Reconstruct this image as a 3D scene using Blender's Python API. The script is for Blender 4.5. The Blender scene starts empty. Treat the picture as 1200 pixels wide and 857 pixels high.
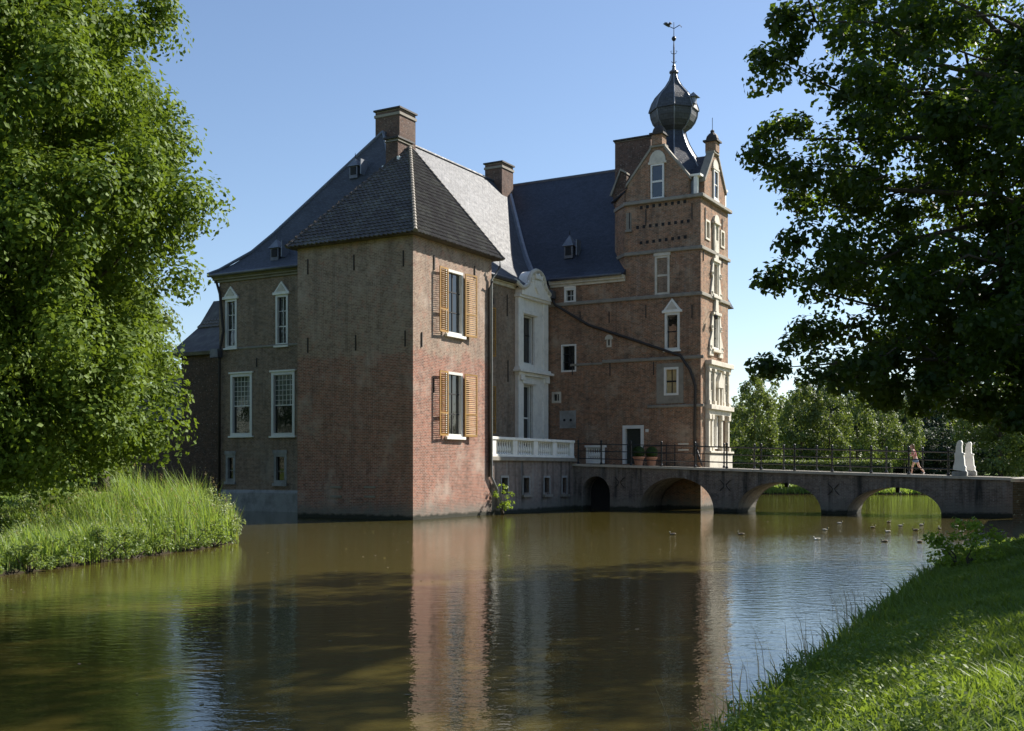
import bpy, math, random
import numpy as np
from math import sin, cos, pi, radians as R
random.seed(7)
SC = bpy.context.scene
COL = SC.collection
NG = np.random.default_rng(11)

# ------------------------------------------------------------------ camera
EYE = 2.4; FPX = 1300.0
cd = bpy.data.cameras.new('camera'); cam = bpy.data.objects.new('camera', cd); COL.objects.link(cam)
cam.location = (0, 0, EYE); cam.rotation_euler = (pi/2, 0, 0)
cd.sensor_width = 36; cd.lens = 36*FPX/1200
cd.shift_x = 0; cd.shift_y = (550-428.5)/1200
cd.clip_start = .1; cd.clip_end = 5000
SC.camera = cam
# ------------------------------------------------------------------ sky and sun
SUN_AZ = math.atan2(.845, .535); SUN_EL = R(38)
wd = bpy.data.worlds.new("World"); SC.world = wd; wd.use_nodes = True
nt = wd.node_tree; sky = nt.nodes.new('ShaderNodeTexSky'); sky.sky_type = 'NISHITA'; sky.sun_disc = False
sky.sun_elevation = SUN_EL; sky.sun_rotation = SUN_AZ; sky.air_density = 1.0; sky.dust_density = .3; sky.ozone_density = 3.8
bg = nt.nodes['Background']; wb = nt.nodes.new('ShaderNodeMix'); wb.data_type = 'RGBA'; wb.blend_type = 'MULTIPLY'; wb.inputs[0].default_value = 1; wb.inputs[7].default_value = (1, .92, .88, 1)
nt.links.new(sky.outputs[0], wb.inputs[6]); nt.links.new(wb.outputs[2], bg.inputs[0]); bg.inputs[1].default_value = .086
sd = bpy.data.lights.new('sun', 'SUN'); sd.energy = 5.0; sd.angle = R(.5); sd.color = (1, .94, .85)
so = bpy.data.objects.new('sun', sd); COL.objects.link(so)
so.rotation_euler = (pi/2-SUN_EL, 0, pi-SUN_AZ)
so.location = (60, 40, 60)
SC.view_settings.view_transform = 'Standard'; SC.view_settings.look = 'None'
SC.view_settings.exposure = 1.06; SC.view_settings.gamma = 1; SC.view_settings.use_curve_mapping = False
SC.cycles.max_bounces = 6; SC.cycles.transmission_bounces = 4; SC.cycles.diffuse_bounces = 3; SC.cycles.glossy_bounces = 3
SC.cycles.use_denoising = True

# ------------------------------------------------------------------ castle axes: u along the shaded fronts, v away along the lit ones
AA = math.atan(740/1300.); UX, UY = cos(AA), -sin(AA); VX, VY = sin(AA), cos(AA)
P0 = (-4.64, 52.0)
def W(u, v, z=0.0): return (P0[0]+u*UX+v*VX, P0[1]+u*UY+v*VY, z)
def on_v(v, x, y):      # point of the front plane v = const that the sketch shows at (x, y)
    k = (x-600)/FPX; A = P0[0]+v*VX; B = P0[1]+v*VY
    u = (k*B-A)/(UX-k*UY); return u, EYE+(550-y)*(B+u*UY)/FPX
def on_u(u, x, y):
    k = (x-600)/FPX; A = P0[0]+u*UX; B = P0[1]+u*UY
    v = (k*B-A)/(VX-k*VY); return v, EYE+(550-y)*(B+v*VY)/FPX

# ------------------------------------------------------------------ mesh helpers
def link(o, parent=None):
    COL.objects.link(o)
    if parent: o.parent = parent
    return o
def tag(o, label=None, cat=None, group=None, kind=None):
    if label: o['label'] = label
    if cat: o['category'] = cat
    if group: o['group'] = group
    if kind: o['kind'] = kind
    return o
OFF = {}
def empty(name, label, cat, loc, rz=0, group=None, off=(0, 0, 0)):
    o = bpy.data.objects.new(name, None); link(o); o.location = loc; o.rotation_euler = (0, 0, rz)
    o.empty_display_size = .3; tag(o, label, cat, group); OFF[o] = off; return o
def castle_thing(name, label, cat, u, v, z=0, group=None):   # root whose parts are given in castle coordinates
    return empty(name, label, cat, W(u, v, z), -AA, group, (u, v, z))
def offset(p):
    while p is not None and p not in OFF: p = p.parent
    return OFF.get(p, (0, 0, 0))
class MB:
    def __init__(s): s.v = []; s.f = []; s.m = []
    def add(s, vs, fs, mi=0):
        n = len(s.v); s.v += [tuple(p) for p in vs]; s.f += [tuple(n+i for i in f) for f in fs]; s.m += [mi]*len(fs); return s
    def box(s, x0, x1, y0, y1, z0, z1, mi=0):
        return s.add([(x0, y0, z0), (x1, y0, z0), (x1, y1, z0), (x0, y1, z0), (x0, y0, z1), (x1, y0, z1), (x1, y1, z1), (x0, y1, z1)],
                     [(0, 3, 2, 1), (4, 5, 6, 7), (0, 1, 5, 4), (1, 2, 6, 5), (2, 3, 7, 6), (3, 0, 4, 7)], mi)
    def tube(s, pts, rs, n=8, cap=True, mi=0):
        pts = [np.array(p, float) for p in pts]; k = len(pts)
        if not hasattr(rs, '__len__'): rs = [rs]*k
        vs = []; up = np.array((.13, .21, .97))
        for i, p in enumerate(pts):
            d = pts[min(i+1, k-1)]-pts[max(i-1, 0)]; d = d/(np.linalg.norm(d)+1e-9)
            a = np.cross(d, up)
            if np.linalg.norm(a) < .1: a = np.cross(d, (1, 0, 0))
            a /= np.linalg.norm(a); b = np.cross(d, a)
            for j in range(n):
                t = 2*pi*j/n; vs.append(p+rs[i]*(cos(t)*a+sin(t)*b))
        fs = [(i*n+j, i*n+(j+1) % n, (i+1)*n+(j+1) % n, (i+1)*n+j) for i in range(k-1) for j in range(n)]
        if cap: fs += [tuple(range(n-1, -1, -1)), tuple((k-1)*n+j for j in range(n))]
        return s.add(vs, fs, mi)
    def lathe(s, c, prof, n=12, ph=0, mi=0, sx=1, sy=1):    # prof = [(r, z)]
        k = len(prof)
        vs = [(c[0]+sx*r*cos(2*pi*j/n+ph), c[1]+sy*r*sin(2*pi*j/n+ph), c[2]+z) for r, z in prof for j in range(n)]
        fs = [(i*n+j, i*n+(j+1) % n, (i+1)*n+(j+1) % n, (i+1)*n+j) for i in range(k-1) for j in range(n)]
        fs += [tuple(range(n-1, -1, -1)), tuple((k-1)*n+j for j in range(n))]
        return s.add(vs, fs, mi)
    def prism(s, poly, ax, a0, a1, mi=0):  # poly in the two other axes (order x,y,z without ax), extruded along ax
        n = len(poly)
        def P(p, a): q = list(p); q.insert(ax, a); return q
        vs = [P(p, a0) for p in poly]+[P(p, a1) for p in poly]
        fs = [tuple(range(n)), tuple(range(2*n-1, n-1, -1))]+[(j, (j+1) % n, n+(j+1) % n, n+j) for j in range(n)]
        return s.add(vs, fs, mi)
    def build(s, name, mats, parent=None, smooth=False, bev=0):
        me = bpy.data.meshes.new(name); o_ = offset(parent)
        me.from_pydata([(x-o_[0], y-o_[1], z-o_[2]) for x, y, z in s.v], [], s.f)
        if not isinstance(mats, (list, tuple)): mats = [mats]
        for m in mats: me.materials.append(m)
        if len(mats) > 1: me.polygons.foreach_set('material_index', s.m)
        if smooth: me.polygons.foreach_set('use_smooth', [True]*len(s.f))
        import bmesh
        b = bmesh.new(); b.from_mesh(me); bmesh.ops.recalc_face_normals(b, faces=b.faces)
        if bev:
            bmesh.ops.remove_doubles(b, verts=b.verts, dist=1e-5)
            bmesh.ops.bevel(b, geom=[e for e in b.edges if len(e.link_faces) == 2 and e.calc_face_angle(0) > .6], offset=bev, segments=1, affect='EDGES')
        b.to_mesh(me); b.free(); me.update()
        return link(bpy.data.objects.new(name, me), parent)
def copyo(o, loc=None, parent=None):
    c = o.copy(); COL.objects.link(c)
    if parent: c.parent = parent
    if loc: c.location = loc
    return c

# ------------------------------------------------------------------ materials
def newmat(name):
    m = bpy.data.materials.new(name); m.use_nodes = True; t = m.node_tree
    return m, t, t.nodes['Principled BSDF']
def nd(t, typ, **k):
    n = t.nodes.new(typ)
    for a, b in k.items():
        if a.startswith('i_'): n.inputs[int(a[2:])].default_value = b
        else: setattr(n, a, b)
    return n
def mixc(t, fac, a, b, mode='MIX'):
    n = t.nodes.new('ShaderNodeMix'); n.data_type = 'RGBA'; n.blend_type = mode
    for i, x in ((0, fac), (6, a), (7, b)):
        if isinstance(x, (int, float)): n.inputs[i].default_value = x
        elif isinstance(x, tuple): n.inputs[i].default_value = (*x, 1) if len(x) == 3 else x
        else: t.links.new(x, n.inputs[i])
    return n.outputs[2]
def math_(t, op, a, b=None, clamp=False):
    n = t.nodes.new('ShaderNodeMath'); n.operation = op; n.use_clamp = clamp
    for i, x in enumerate((a, b)):
        if x is None: continue
        if isinstance(x, (int, float)): n.inputs[i].default_value = x
        else: t.links.new(x, n.inputs[i])
    return n.outputs[0]
def noise(t, vec, scale, detail=4, rough=.55):
    n = nd(t, 'ShaderNodeTexNoise'); n.inputs['Scale'].default_value = scale; n.inputs['Detail'].default_value = detail; n.inputs['Roughness'].default_value = rough
    if vec is not None: t.links.new(vec, n.inputs['Vector'])
    return n.outputs['Fac']
def ramp(t, fac, lo, hi):
    n = nd(t, 'ShaderNodeMapRange'); t.links.new(fac, n.inputs[0]); n.inputs[1].default_value = lo; n.inputs[2].default_value = hi; return n.outputs[0]
def bump(t, bs, h, strength, dist=.02):
    n = nd(t, 'ShaderNodeBump'); n.inputs['Strength'].default_value = strength; n.inputs['Distance'].default_value = dist
    t.links.new(h, n.inputs['Height']); t.links.new(n.outputs[0], bs.inputs['Normal'])
def wallvec(t):   # (along the wall, height) from object coordinates
    tc = nd(t, 'ShaderNodeTexCoord'); sp = nd(t, 'ShaderNodeSeparateXYZ'); t.links.new(tc.outputs['Object'], sp.inputs[0])
    sn = nd(t, 'ShaderNodeSeparateXYZ'); t.links.new(tc.outputs['Normal'], sn.inputs[0])
    f = math_(t, 'GREATER_THAN', math_(t, 'ABSOLUTE', sn.outputs[0]), math_(t, 'ABSOLUTE', sn.outputs[1]))
    mx = nd(t, 'ShaderNodeMix'); mx.data_type = 'FLOAT'; t.links.new(f, mx.inputs[0]); t.links.new(sp.outputs[0], mx.inputs[2]); t.links.new(sp.outputs[1], mx.inputs[3])
    cb = nd(t, 'ShaderNodeCombineXYZ'); t.links.new(mx.outputs[0], cb.inputs[0]); t.links.new(sp.outputs[2], cb.inputs[1])
    return tc.outputs['Object'], cb.outputs[0], sp.outputs[2]
def brick_mat(name, c1, c2, mortar, upper=None, split=8.0, grime=.5, water=True, pale=.35, streak=0.0, rowh=.075):
    m, t, bs = newmat(name); P, wv, z = wallvec(t)
    br = nd(t, 'ShaderNodeTexBrick'); t.links.new(wv, br.inputs['Vector'])
    br.inputs['Scale'].default_value = 1; br.inputs['Brick Width'].default_value = .23; br.inputs['Row Height'].default_value = rowh
    br.inputs['Mortar Size'].default_value = .010; br.inputs['Mortar Smooth'].default_value = .2; br.inputs['Bias'].default_value = -.1
    br.inputs['Color1'].default_value = (*c1, 1); br.inputs['Color2'].default_value = (*c2, 1); br.inputs['Mortar'].default_value = (*mortar, 1)
    c = br.outputs['Color']
    if upper:
        b2 = nd(t, 'ShaderNodeTexBrick'); t.links.new(wv, b2.inputs['Vector'])
        for k, val in (('Scale', 1), ('Brick Width', .23), ('Row Height', rowh), ('Mortar Size', .010), ('Bias', 0)): b2.inputs[k].default_value = val
        b2.inputs['Color1'].default_value = (*upper, 1); b2.inputs['Color2'].default_value = (*[q*.72 for q in upper], 1); b2.inputs['Mortar'].default_value = (*mortar, 1)
        zz = math_(t, 'ADD', z, math_(t, 'MULTIPLY', noise(t, P, .9, 5), 2.2))
        c = mixc(t, ramp(t, zz, split+1.0, split+1.25), c, b2.outputs['Color'])
    nb_ = noise(t, P, 4.2, 6, .75); c = mixc(t, math_(t, 'MULTIPLY', ramp(t, nb_, .5, .62), .45), c, tuple(q*.45 for q in c2))
    nb2 = noise(t, P, 2.6, 5, .7); c = mixc(t, math_(t, 'MULTIPLY', ramp(t, nb2, .52, .66), .4), c, tuple(min(1, q*1.25) for q in c1))
    # repairs and sun-bleached patches, then dark weathering
    n1 = noise(t, P, .55, 6, .65); c = mixc(t, math_(t, 'MULTIPLY', ramp(t, n1, .52, .68), pale), c, tuple(min(1, q*1.15) for q in mortar))
    n2 = noise(t, P, 1.7, 6, .7); c = mixc(t, math_(t, 'MULTIPLY', ramp(t, n2, .5, .75), grime), c, (.045, .038, .032))
    n3 = noise(t, P, 9, 3, .7); c = mixc(t, math_(t, 'MULTIPLY', ramp(t, n3, .6, .7), .5), c, (.50, .46, .40))
    if streak:
        mp = nd(t, 'ShaderNodeMapping'); mp.inputs['Scale'].default_value = (1.6, .12, 1); t.links.new(wv, mp.inputs[0])
        ns = noise(t, mp.outputs[0], 1.1, 5, .6); c = mixc(t, math_(t, 'MULTIPLY', ramp(t, ns, .5, .66), streak), c, (.028, .03, .03))
        ns2 = noise(t, mp.outputs[0], 1.9, 4, .6); c = mixc(t, math_(t, 'MULTIPLY', ramp(t, ns2, .56, .7), streak*.5), c, (.30, .30, .29))
    if water:
        zn = math_(t, 'ADD', z, math_(t, 'MULTIPLY', noise(t, P, 2.2, 4), -.9))
        c = mixc(t, math_(t, 'MULTIPLY', ramp(t, zn, .45, -.1), .75), c, (.20, .19, .16))
        zn2 = math_(t, 'ADD', z, math_(t, 'MULTIPLY', noise(t, P, 3.1, 4), -.3))
        c = mixc(t, math_(t, 'MULTIPLY', ramp(t, zn2, .12, .0), .9), c, (.025, .03, .02))
    t.links.new(c, bs.inputs['Base Color']); bs.inputs['Roughness'].default_value = .9; bs.inputs['Specular IOR Level'].default_value = .25
    h = math_(t, 'ADD', math_(t, 'MULTIPLY', br.outputs['Fac'], -1.0), math_(t, 'MULTIPLY', noise(t, P, 14, 5), 1.6))
    bump(t, bs, h, .6, .02)
    return m
def stone_mat(name, c, var=.25, rough=.75, scale=2.5, stain=(.12, .12, .1), bmp=.25, met=0):
    m, t, bs = newmat(name); tc = nd(t, 'ShaderNodeTexCoord'); P = tc.outputs['Object']
    n1 = noise(t, P, scale, 6, .65); n2 = noise(t, P, scale*7, 3)
    cc = mixc(t, math_(t, 'MULTIPLY', ramp(t, n1, .45, .75), var*2), c, stain)
    cc = mixc(t, math_(t, 'MULTIPLY', ramp(t, n2, .5, .7), var), cc, tuple(q*.7 for q in c))
    t.links.new(cc, bs.inputs['Base Color']); bs.inputs['Roughness'].default_value = rough; bs.inputs['Metallic'].default_value = met
    bump(t, bs, n2, bmp, .02); return m
def slate_mat(name, c, row=.16, wid=.28, rough=.5, moss=.15):
    m, t, bs = newmat(name); P, wv, z = wallvec(t)
    mp = nd(t, 'ShaderNodeMapping'); mp.inputs['Scale'].default_value = (1, 1.28, 1); t.links.new(wv, mp.inputs[0])
    br = nd(t, 'ShaderNodeTexBrick'); t.links.new(mp.outputs[0], br.inputs['Vector'])
    for k, val in (('Scale', 1), ('Brick Width', wid), ('Row Height', row), ('Mortar Size', .012), ('Bias', 0)): br.inputs[k].default_value = val
    br.inputs['Color1'].default_value = (*c, 1); br.inputs['Color2'].default_value = (*[q*.68 for q in c], 1); br.inputs['Mortar'].default_value = (*[q*.35 for q in c], 1)
    n1 = noise(t, P, .5, 6, .65); cc = mixc(t, math_(t, 'MULTIPLY', ramp(t, n1, .45, .75), .5), br.outputs['Color'], tuple(q*1.5 for q in c))
    n2 = noise(t, P, 3, 5, .7); cc = mixc(t, math_(t, 'MULTIPLY', ramp(t, n2, .6, .75), moss), cc, (.17, .16, .10))
    t.links.new(cc, bs.inputs['Base Color'])
    rr = nd(t, 'ShaderNodeMapRange'); t.links.new(noise(t, P, 5, 3), rr.inputs[0]); rr.inputs[1].default_value = .3; rr.inputs[2].default_value = .7; rr.inputs[3].default_value = rough-.05; rr.inputs[4].default_value = rough+.15; t.links.new(rr.outputs[0], bs.inputs['Roughness']); bs.inputs['Specular IOR Level'].default_value = .45
    h = math_(t, 'ADD', math_(t, 'MULTIPLY', br.outputs['Fac'], -1), math_(t, 'MULTIPLY', n2, .8)); bump(t, bs, h, .5, .02)
    return m
def plain(name, c, rough=.6, met=0, spec=.5, var=.12, scale=6):
    m, t, bs = newmat(name); tc = nd(t, 'ShaderNodeTexCoord')
    n1 = noise(t, tc.outputs['Object'], scale, 4)
    cc = mixc(t, ramp(t, n1, .35, .7), tuple(q*(1-var) for q in c), tuple(min(1, q*(1+var)) for q in c))
    t.links.new(cc, bs.inputs['Base Color']); bs.inputs['Roughness'].default_value = rough; bs.inputs['Metallic'].default_value = met
    bs.inputs['Specular IOR Level'].default_value = spec; return m
def leaf_mat(name, c1, c2, trans=.45, rough=.5, tcol=None, spec=.35):
    m, t, bs = newmat(name); t.nodes.remove(bs); out = t.nodes['Material Output']
    ge = nd(t, 'ShaderNodeNewGeometry'); rn = ge.outputs['Random Per Island']
    tc = nd(t, 'ShaderNodeTexCoord'); nn = noise(t, tc.outputs['Object'], .55, 3)
    f = math_(t, 'ADD', math_(t, 'MULTIPLY', rn, .6), math_(t, 'MULTIPLY', ramp(t, nn, .3, .7), .4))
    c = mixc(t, f, c1, c2)
    p = nd(t, 'ShaderNodeBsdfPrincipled'); t.links.new(c, p.inputs['Base Color']); p.inputs['Roughness'].default_value = rough; p.inputs['Specular IOR Level'].default_value = spec
    tr = nd(t, 'ShaderNodeBsdfTranslucent'); tcc = mixc(t, .5, c, tcol or (min(1, c2[0]*2.0), min(1, c2[1]*2.0), c2[2]*.6)); t.links.new(tcc, tr.inputs[0])
    mx = nd(t, 'ShaderNodeMixShader'); mx.inputs[0].default_value = trans; t.links.new(p.outputs[0], mx.inputs[1]); t.links.new(tr.outputs[0], mx.inputs[2])
    t.links.new(mx.outputs[0], out.inputs[0]); return m

M = {}
M['brick_pav'] = brick_mat('brick_pav', (.39, .172, .115), (.20, .10, .072), (.46, .38, .31), upper=(.355, .25, .18), split=7.9, grime=.42, pale=.6, streak=.25)
M['brick_main'] = brick_mat('brick_main', (.29, .19, .125), (.17, .115, .078), (.36, .32, .25), grime=.45, pale=.5, streak=.3)
M['brick_tower'] = brick_mat('brick_tower', (.36, .175, .095), (.15, .095, .06), (.40, .33, .24), grime=.6, pale=.6, streak=.3)
M['brick_terrace'] = brick_mat('brick_terrace', (.27, .19, .155), (.18, .135, .11), (.33, .31, .27), grime=.4, streak=.9)
M['brick_bridge'] = brick_mat('brick_bridge', (.24, .19, .16), (.14, .115, .10), (.30, .28, .25), grime=.5, streak=.9, pale=.45)
M['brick_dark'] = brick_mat('brick_dark', (.13, .075, .05), (.07, .045, .035), (.12, .10, .08), grime=.6, pale=.1)
M['brick_chimney'] = brick_mat('brick_chimney', (.15, .085, .06), (.08, .05, .04), (.17, .14, .12), grime=.6, water=False)
M['plaster'] = stone_mat('plaster', (.33, .33, .31), .45, .85, 1.2, (.09, .09, .085), .4)
M['stone'] = stone_mat('stone', (.62, .57, .47), .3, .8, 2.0, (.22, .2, .16), .4)
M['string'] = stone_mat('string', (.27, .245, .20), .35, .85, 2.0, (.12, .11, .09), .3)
M['white_stone'] = stone_mat('white_stone', (.86, .83, .75), .18, .7, 2.5, (.34, .34, .31), .3)
M['white_paint'] = stone_mat('white_paint', (.72, .71, .66), .12, .5, 3, (.4, .4, .36), .1)
M['slate'] = slate_mat('slate', (.036, .042, .058), moss=.06)
M['slate_main'] = slate_mat('slate_main', (.068, .073, .083), moss=.2, rough=.6)
M['slate_dome'] = slate_mat('slate_dome', (.062, .067, .075), row=.2, wid=.3, rough=.55, moss=.3)
M['pantile'] = stone_mat('pantile', (.075, .062, .05), .5, .6, 1.5, (.17, .16, .12), .3)
M['pantile_pale'] = stone_mat('pantile_pale', (.19, .165, .125), .5, .6, 1.5, (.10, .09, .07), .3)
M['lead'] = stone_mat('lead', (.17, .185, .21), .3, .42, 2.5, (.30, .31, .32), .15, .35)
M['lead_dark'] = stone_mat('lead_dark', (.09, .095, .11), .3, .4, 2.5, (.2, .2, .2), .15, .3)
M['wood_yellow'] = plain('wood_yellow', (.35, .185, .032), .6, var=.2, scale=3)
M['reed_dry'] = leaf_mat('reed_dry', (.20, .17, .07), (.30, .26, .12), .35, .6)
M['iron'] = plain('iron', (.018, .019, .021), .4, .2)
M['iron_rust'] = plain('iron_rust', (.035, .028, .024), .7)
M['dark'] = plain('dark', (.012, .012, .013), .8)
M['door'] = plain('door', (.012, .022, .018), .45)
M['terracotta'] = plain('terracotta', (.52, .24, .13), .8)
M['deck'] = stone_mat('deck', (.50, .46, .39), .25, .85, 3, (.25, .23, .18), .3)
M['blind'] = plain('blind', (.45, .34, .17), .8)
M['zinc'] = plain('zinc', (.30, .31, .32), .45, .5)
def glass_mat(name, c, rough=.04, wob=.25):
    m, t, bs = newmat(name); tc = nd(t, 'ShaderNodeTexCoord')
    bs.inputs['Base Color'].default_value = (*c, 1); bs.inputs['Roughness'].default_value = rough; bs.inputs['IOR'].default_value = 1.52; bs.inputs['Specular IOR Level'].default_value = .8
    bump(t, bs, noise(t, tc.outputs['Object'], 2.2, 2), wob, .02); return m
M['glass'] = glass_mat('glass', (.010, .012, .012))
M['glass_curtain'] = glass_mat('glass_curtain', (.055, .07, .062), .06)
M['bark'] = stone_mat('bark', (.075, .058, .042), .4, .95, 5, (.03, .028, .02), 1.0)
M['linden'] = leaf_mat('linden', (.038, .078, .009), (.155, .222, .028), .28, .6, (.32, .44, .03), spec=.2)
M['linden_far'] = leaf_mat('linden_far', (.07, .105, .03), (.15, .19, .055), .30, .55)
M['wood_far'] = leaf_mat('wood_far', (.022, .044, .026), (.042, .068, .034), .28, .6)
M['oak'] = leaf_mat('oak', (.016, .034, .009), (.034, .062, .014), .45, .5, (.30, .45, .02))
M['shrub'] = leaf_mat('shrub', (.07, .12, .03), (.19, .25, .08), .4, .45)
M['bright'] = leaf_mat('bright', (.13, .22, .03), (.24, .32, .05), .5, .45)
M['pale_leaf'] = leaf_mat('pale_leaf', (.14, .19, .09), (.26, .30, .15), .35, .5)
M['reed'] = leaf_mat('reed', (.085, .17, .03), (.25, .33, .09), .4, .5)
M['grass'] = leaf_mat('grass', (.085, .15, .022), (.17, .23, .045), .4, .55)
M['box'] = leaf_mat('box', (.02, .05, .01), (.06, .11, .02), .25, .45)
M['seed'] = leaf_mat('seed', (.22, .17, .12), (.34, .27, .17), .3, .7)

# ground material: grass colour with worn straw patches
m, t, bs = newmat('ground_grass'); tc = nd(t, 'ShaderNodeTexCoord'); P = tc.outputs['Object']
g = mixc(t, noise(t, P, .35, 5, .6), (.07, .12, .02), (.13, .18, .04))
g = mixc(t, math_(t, 'MULTIPLY', ramp(t, noise(t, P, 1.3, 5, .7), .55, .72), .5), g, (.17, .14, .055))
sp = nd(t, 'ShaderNodeSeparateXYZ'); t.links.new(P, sp.inputs[0])
g = mixc(t, ramp(t, sp.outputs[2], .22, .05), g, (.035, .028, .018))
t.links.new(g, bs.inputs['Base Color']); bs.inputs['Roughness'].default_value = .95; bs.inputs['Specular IOR Level'].default_value = .1
bump(t, bs, noise(t, P, 25, 4), .8, .05); M['ground'] = m
# water: silty brown-green body under a rippled surface
m, t, bs = newmat('water'); tc = nd(t, 'ShaderNodeTexCoord'); P = tc.outputs['Object']
c = mixc(t, noise(t, P, .05, 3), (.074, .056, .014), (.062, .056, .014))
t.links.new(c, bs.inputs['Base Color']); bs.inputs['Roughness'].default_value = .03; bs.inputs['IOR'].default_value = 1.33
mp = nd(t, 'ShaderNodeMapping'); mp.inputs['Rotation'].default_value = (0, 0, .3); mp.inputs['Scale'].default_value = (1, 1.7, 1); t.links.new(P, mp.inputs[0])
n1 = noise(t, mp.outputs[0], 2.7, 3, .5); n2 = noise(t, mp.outputs[0], 11, 2, .5)
zone = ramp(t, noise(t, P, .09, 2), .42, .62)
h = math_(t, 'ADD', n1, math_(t, 'MULTIPLY', n2, .22))
bn = nd(t, 'ShaderNodeBump'); t.links.new(h, bn.inputs['Height']); bn.inputs['Distance'].default_value = .016
# a light breeze ruffles the open water near the right bank
vd_ = nd(t, 'ShaderNodeVectorMath', operation='DISTANCE'); t.links.new(P, vd_.inputs[0]); vd_.inputs[1].default_value = (8, 29, 0)
wind = ramp(t, math_(t, 'ADD', vd_.outputs['Value'], math_(t, 'MULTIPLY', noise(t, P, .3, 3), 8)), 17, 8)
t.links.new(math_(t, 'ADD', math_(t, 'ADD', math_(t, 'MULTIPLY', zone, .2), math_(t, 'MULTIPLY', wind, .6)), .42), bn.inputs['Strength']); t.links.new(bn.outputs[0], bs.inputs['Normal'])
M['water'] = m

# ------------------------------------------------------------------ ground and water
MOAT = [(-30, 6), (-14, 2.5), (-6, 2.6), (-1.5, 4.2), (.4, 6.5), (2.0, 10.2), (4.9, 16), (8.9, 24), (12.2, 30), (16.2, 34.2), (24.5, 52), (28, 60), (50, 104), (20, 107), (-10, 104), (-32, 92),
        (-34, 80), (-25.5, 66), (-22, 54), (-16.5, 45.5), (-12, 41.5), (-9.6, 39.0), (-9.0, 36.6), (-9.4, 33), (-10.3, 29.7), (-11.5, 25), (-14.5, 20), (-22, 14), (-30, 12)]
MP = np.array(MOAT, float)
def moat_sd(X, Y):     # positive on land
    d = np.full(X.shape, 1e9); ins = np.zeros(X.shape, bool); n = len(MP)
    for i in range(n):
        a = MP[i]; b = MP[(i+1) % n]; e = b-a
        tt = np.clip(((X-a[0])*e[0]+(Y-a[1])*e[1])/(e@e), 0, 1)
        d = np.minimum(d, np.hypot(X-a[0]-tt*e[0], Y-a[1]-tt*e[1]))
        cnd = ((a[1] > Y) != (b[1] > Y)) & (X < (b[0]-a[0])*(Y-a[1])/(b[1]-a[1]+1e-12)+a[0]); ins ^= cnd
    return np.where(ins, -d, d)
def ground_z(X, Y):
    X = np.asarray(X, float); Y = np.asarray(Y, float); d = moat_sd(X, Y)
    w = .12*np.sin(X*.7+1.3*np.sin(Y*.5))+.09*np.sin(Y*.9+X*.3)+.05*np.sin(X*2.3+Y*1.7)
    right = .12+.30*d-.012*d*d; right = np.where(d > 8, .12+2.4-.768, right)
    left = .18+.11*d; 
    z = np.where((X > -4) & (Y < 60), np.minimum(right, 1.75), np.minimum(left, np.where((Y < 60) & (X < 0), .8, 1.35)))
    z = z+w*np.clip(d*.35, 0, .7)
    return np.where(d < 0, np.maximum(-1.6, d*1.2), np.where(d < .15, z*d/.15, z))
def axis(lo, hi, st, far):
    a = list(np.arange(lo, hi+1e-6, st)); x = hi; s = st
    while x < far: s *= 1.35; x += s; a.append(x)
    x = lo; s = st
    while x > -far: s *= 1.35; x -= s; a.insert(0, x)
    return np.array(a)
def grid_obj(name, xs, ys, zf, mat):
    X, Y = np.meshgrid(xs, ys); Z = zf(X, Y); nx, ny = len(xs), len(ys)
    me = bpy.data.meshes.new(name); me.vertices.add(nx*ny); me.vertices.foreach_set('co', np.stack([X, Y, Z], -1).ravel())
    i = np.arange((nx-1)*(ny-1)); r = i//(nx-1); c_ = i % (nx-1); a = r*nx+c_
    q = np.stack([a, a+1, a+nx+1, a+nx], -1).ravel()
    me.loops.add(len(q)); me.loops.foreach_set('vertex_index', q); me.polygons.add(len(i)); me.polygons.foreach_set('loop_start', np.arange(len(i))*4)
    me.update(calc_edges=True); me.polygons.foreach_set('use_smooth', np.ones(len(i), bool)); me.materials.append(mat)
    return link(bpy.data.objects.new(name, me))
g = grid_obj('ground', axis(-40, 62, .5, 2500), axis(-8, 116, .5, 2500), ground_z, M['ground']); tag(g, kind='structure')
wt = grid_obj('water', np.linspace(-60, 80, 8), np.linspace(-5, 125, 8), lambda X, Y: X*0, M['water']); tag(wt, kind='structure')

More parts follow.
